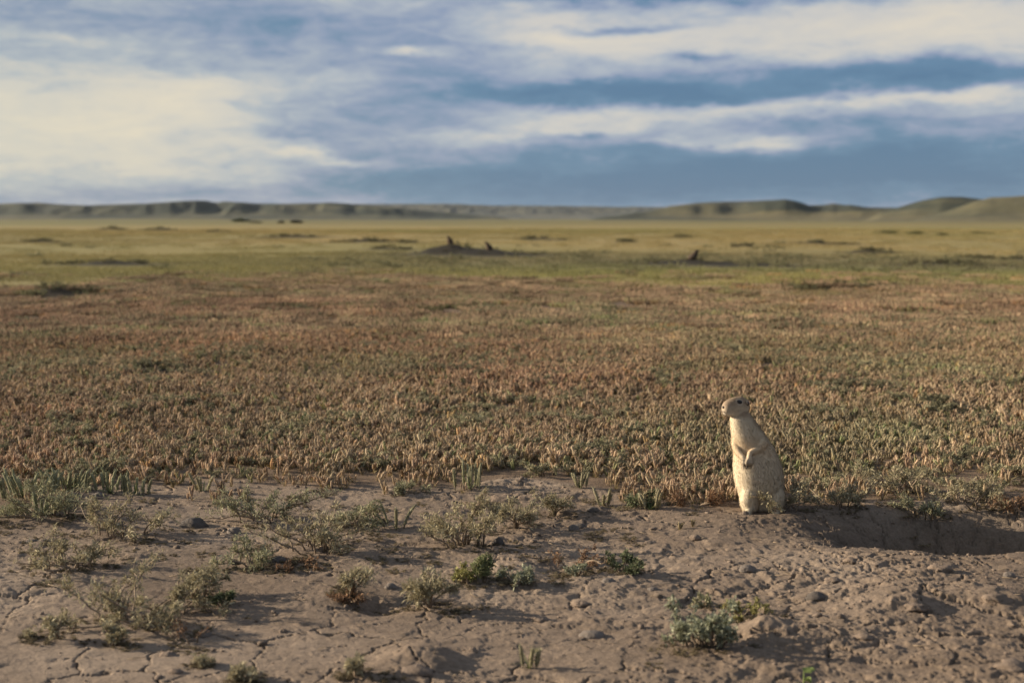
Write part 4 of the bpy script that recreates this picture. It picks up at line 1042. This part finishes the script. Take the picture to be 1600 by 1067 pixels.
def fur_mesh(count, seed):
    r_ = np.random.default_rng(seed)
    tri = np.array([(f[0], f[i], f[i + 1]) for f in faces for i in range(1, len(f) - 1)])
    A, B, C = SV[tri[:, 0]], SV[tri[:, 1]], SV[tri[:, 2]]
    ar = np.linalg.norm(np.cross(B - A, C - A), axis=1); pk = r_.choice(len(tri), count, p=ar / ar.sum())
    u = r_.random((count, 1)); v = r_.random((count, 1)); fl = (u + v) > 1; u = np.where(fl, 1 - u, u); v = np.where(fl, 1 - v, v)
    P = A[pk] + u * (B - A)[pk] + v * (C - A)[pk]
    Nn = SN[tri[pk, 0]] * (1 - u - v) + SN[tri[pk, 1]] * u + SN[tri[pk, 2]] * v; Nn /= np.linalg.norm(Nn, axis=1, keepdims=True) + 1e-9
    h = (P - HC) @ HAX / HL; head = sstep(0.232, 0.252, P[:, 2]) * sstep(0.0, 0.15, h)
    comb = np.array([0.10, -0.05, -1.0]) * (1 - head[:, None]) - HAX * head[:, None] + r_.normal(size=(count, 3)) * 0.22
    comb -= Nn * (comb * Nn).sum(1, keepdims=True); comb /= np.linalg.norm(comb, axis=1, keepdims=True) + 1e-9
    L = (0.0078 * (1 - head) + 0.0034 * head) * r_.uniform(0.6, 1.2, count)
    arm = np.exp(-(((P - zp(425, 540, -.06)) / np.array([.020, .02, .025])) ** 2).sum(1)); L *= 1 - 0.65 * arm
    snout = sstep(0.72, 0.95, h) * head; L *= 1 - 0.6 * snout
    for e_ in EYES: L = np.where(np.linalg.norm(P - e_, axis=1) < 0.0068, 0, L)
    ok = (L > 0.0005) & (P[:, 2] > 0.002); P, Nn, comb, L, h = P[ok], Nn[ok], comb[ok], L[ok][:, None], h[ok]; n = len(P)
    d1 = Nn * 0.40 + comb * 0.92; d2 = Nn * 0.22 + comb
    S = np.cross(d1, r_.normal(size=(n, 3))); S /= np.linalg.norm(S, axis=1, keepdims=True) + 1e-9
    W = 0.00010
    m_ = P + d1 * L * 0.5; tp = m_ + d2 * L * 0.5
    V = np.stack([P - S * W, P + S * W, m_ - S * W * .8, m_ + S * W * .8, tp], 1).reshape(-1, 3)
    b = np.arange(n)[:, None] * 5
    T = np.concatenate([b + np.array([[0, 1, 3]]), b + np.array([[0, 3, 2]]), b + np.array([[2, 3, 4]])])
    c = pelt_colour(P, Nn) * r_.uniform(0.97, 1.15, (n, 1))
    dark = (r_.random((n, 1)) < 0.04) * 0.25; c = c * (1 - dark)
    me = mesh_np('fur', V, [T], np.repeat(c, 5, axis=0), smooth=True)
    me.normals_split_custom_set_from_vertices(np.repeat(Nn, 5, axis=0).tolist())
    return me

gx, gy, _z = gp(1190, 794)
gz = min(hz(gx + q, gy + p) for q in (-.03, 0, .03) for p in (-.05, -.02, .02))
sq = thing('ground_squirrel', 'pale tan ground squirrel standing upright beside the burrow, looking left', 'squirrel', (gx, gy, gz + 0.001))
obj('body', SQM, None, sq)
tag(obj('fur', fur_mesh(52000, 3), M_fur, sq), kind='stuff')
for e_, n_ in ((e1, n1_), (e2, n2_)):
    g = Geo(); ball(g, e_ - n_ * 0.0030, .0072, .0060, .0056, None, 20); obj('eye', g.mesh('eye', True), M_eye, sq)
    # rim of pale eyelid
    g = Geo(); u_ = np.cross(n_, (0, 0, 1.0)); u_ /= np.linalg.norm(u_); v_ = np.cross(u_, n_)
    ring = [e_ + (u_ * math.cos(q) * .0072 + v_ * math.sin(q) * .0052) - n_ * 0.0002 for q in np.linspace(0, 2 * math.pi, 17)]
    g.tube(ring, 0.0009, 6, (0.10, 0.075, 0.055), cap=False); obj('eyelid', g.mesh('eyelid', True), M_skin, sq)
for sgn in (1, -1):      # small low ears: a dark cup with a pale rim
    p0, n0 = on_front(428, 160)
    if sgn < 0:
        off = (p0 - HC) @ HSD; p0 = p0 - 2 * off * HSD; hit, nrm, _, _ = bvh.find_nearest(Vector(p0)); p0, n0 = np.array(hit), np.array(nrm)
    g = Geo(); u_ = np.cross(n0, HUP); u_ /= np.linalg.norm(u_) + 1e-9; v_ = np.cross(u_, n0)
    ring = [p0 + u_ * math.cos(q) * .0042 + v_ * math.sin(q) * .0070 + n0 * 0.0025 for q in np.linspace(-0.5, math.pi + 0.7, 14)]
    g.tube(ring, np.interp(np.linspace(0, 1, 14), [0, .5, 1], [.001, .0021, .001]), 6, (0.40, 0.31, 0.21)); ear = obj('ear', g.mesh('ear', True), M_skin, sq)
    g = Geo(); ball(g, p0 + n0 * 0.0018, .0038, .0034, .0058); obj('ear_hollow', g.mesh('ear_hollow', True), M_nose, ear)
g = Geo(); nt = HC + HAX * HL * 1.000 - HUP * 0.0006; ball(g, nt, .0040, .0046, .0034); obj('nose', g.mesh('nose', True), M_nose, sq)
g = Geo(); pts = []
for q in np.linspace(-0.62, 0.62, 9):
    c_ = HC + HAX * HL * (0.985 - 0.13 * q * q) - HUP * (0.0112 + 0.0035 * q * q) + HSD * q * 0.010
    hit, nrm, _, _ = bvh.find_nearest(Vector(c_)); pts.append(np.array(hit) + np.array(nrm) * 0.0006)
g.tube(pts, 0.0009, 6); obj('mouth', g.mesh('mouth', True), M_nose, sq)
for (zx, zy, yy) in ((425, 590, -.0605), (405, 598, -.054)):
    for k in range(4):
        o_ = k - 1.5; g = Geo(); p_ = zp(zx + o_ * 10, zy, yy)
        g.tube([p_, p_ + np.array([-.0003, -.0022, -.004]), p_ + np.array([-.0002, -.0012, -.0085])], [.0013, .0010, .0002], 6); obj('claw', g.mesh('claw', True), M_claw, sq)
g = Geo(); r_ = np.random.default_rng(4)
for sgn in (1, -1):
    for k in range(6):
        p_ = HC + HAX * HL * 0.88 + HSD * sgn * 0.009 + HUP * (-.006 + .0014 * k)
        d_ = HSD * sgn * 0.9 - HAX * r_.uniform(.1, .6) + HUP * r_.uniform(-.35, .1)
        g.tube([p_, p_ + d_ * .010, p_ + d_ * .022 - HUP * .002], [.00018, .00014, .00005], 4)
obj('whiskers', g.mesh('whiskers'), M_claw, sq)
sq.rotation_euler = (0, 0, 0)

# the three far squirrels on the dark mounds
FAR = [(704, 388, 0.9, 1.0, 'ground squirrel darkened as if backlit on the higher left end of the distant double mound', (0.9, 1.0)), (765, 393, 0.4, 1.0, 'brown ground squirrel, darkened as if backlit, sitting on the right half of the distant double mound', (0.95, 1.0)),
       (1081, 408, 2.6, 1.0, 'ground squirrel darkened as if backlit, standing alone on the distant mound right of centre', (1.0, 1.0))]
SQM_BACKLIT = SQM.copy(); cc[:, :3] = np.array([0.085, 0.06, 0.04]) * (0.8 + 0.4 * sstep(-.2, .6, SN @ np.array([-.8, -.6, 0])))[:, None]; SQM_BACKLIT.attributes['Col'].data.foreach_set('color', cc.ravel())  # body copy for the far animals, backlit shade put into its coat colour
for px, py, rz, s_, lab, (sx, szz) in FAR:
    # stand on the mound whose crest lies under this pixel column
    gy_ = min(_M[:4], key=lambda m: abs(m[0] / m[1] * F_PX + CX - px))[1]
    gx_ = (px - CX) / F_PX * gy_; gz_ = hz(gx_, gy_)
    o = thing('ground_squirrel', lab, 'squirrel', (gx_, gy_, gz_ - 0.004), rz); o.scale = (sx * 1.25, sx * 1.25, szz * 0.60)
    obj('body', SQM_BACKLIT, None, o)

# ------------------------------------------------------------------ far bushes
def bush(px, py, wp, hp, lab, cA, cB, seed):
    x_, y_ = gp0(px, py); s = y_ / F_PX; z_ = hz(x_, y_)
    r_ = np.random.default_rng(seed)
    o = thing('bush', lab, 'bush', (x_, y_, z_ - 0.02))
    W_, H_ = wp * s, hp * s
    st, lv = Geo(), Geo()
    n = 420
    P = []
    for k in range(9):
        cx_ = r_.uniform(-.42, .42) * W_; hh = H_ * r_.uniform(.65, 1.0) * (1 - abs(cx_ / W_) * 0.8)
        st.tube([(cx_ * .3, 0, 0), (cx_ * .7, r_.normal() * .1, hh * .45), (cx_, r_.normal() * .15, hh * .8)], [.03, .02, .01], 5, (0.1, 0.08, 0.06))
        q = r_.normal(size=(n, 3)) * np.array([W_ * .11, W_ * .12, hh * .2]) + np.array([cx_, 0, hh * .62]); P.append(q[q[:, 2] > 0.02])
    P = np.concatenate(P); n = len(P)
    lv.leaves(P, r_.normal(size=(n, 3)) + np.array([0, 0, .5]), np.full(n, H_ * .16) * r_.uniform(.6, 1.2, n), np.full(n, H_ * .07), col_between(r_, n, cA, cB), r_)
    obj('stems', st.mesh('stems'), M_stem, o); tag(obj('leaves', lv.mesh('leaves'), M_leaf, o), kind='stuff')
BG = ((0.035, 0.05, 0.02), (0.07, 0.085, 0.035)); BK = ((0.03, 0.03, 0.022), (0.055, 0.05, 0.035)); BO = ((0.06, 0.075, 0.03), (0.11, 0.12, 0.05))
bush(376, 348, 26, 7, 'dark green bush alone before the left hills', *BG, 1)
bush(397, 349, 22, 4, 'low flat bush touching the dark green bush before the left hills', *BK, 2)
bush(439, 349.5, 11, 5, 'smaller of two blackish bushes before the left hills', *BK, 3)
bush(459, 349.5, 22, 7, 'larger of two blackish bushes before the left hills', *BK, 4)
bush(1385, 366, 36, 6, 'leftmost low green bush in the row on the right plain', *BO, 5)
bush(1436, 367, 34, 7, 'middle low green bush in the row on the right plain', *BO, 6)
bush(1470, 368, 24, 5, 'small low bush right of the middle one on the right plain', *BO, 7)
bush(1530, 367, 40, 5, 'rightmost low green bush in the row on the right plain', *BO, 8)

# ------------------------------------------------------------------ haze: thin air over the plain
V = np.array([(x_, y_, z_) for z_ in (-6.0, 36.0) for x_, y_ in ((-25000, -25000), (25000, -25000), (25000, 25000), (-25000, 25000))])
hm, t = mat_new('haze')
pv = t.node('ShaderNodeVolumePrincipled'); pv.inputs['Color'].default_value = (0.80, 0.88, 1.0, 1); pv.inputs['Density'].default_value = 0.000026; pv.inputs['Anisotropy'].default_value = 0.2
out = t.node('ShaderNodeOutputMaterial'); t.l.new(pv.outputs[0], out.inputs['Volume'])
hb = obj('haze', mesh_np('haze', V, [np.array([(0, 3, 2, 1), (4, 5, 6, 7), (0, 1, 5, 4), (1, 2, 6, 5), (2, 3, 7, 6), (3, 0, 4, 7)])]), hm)
tag(hb, 'thin evening haze over the plain', 'haze', kind='stuff')
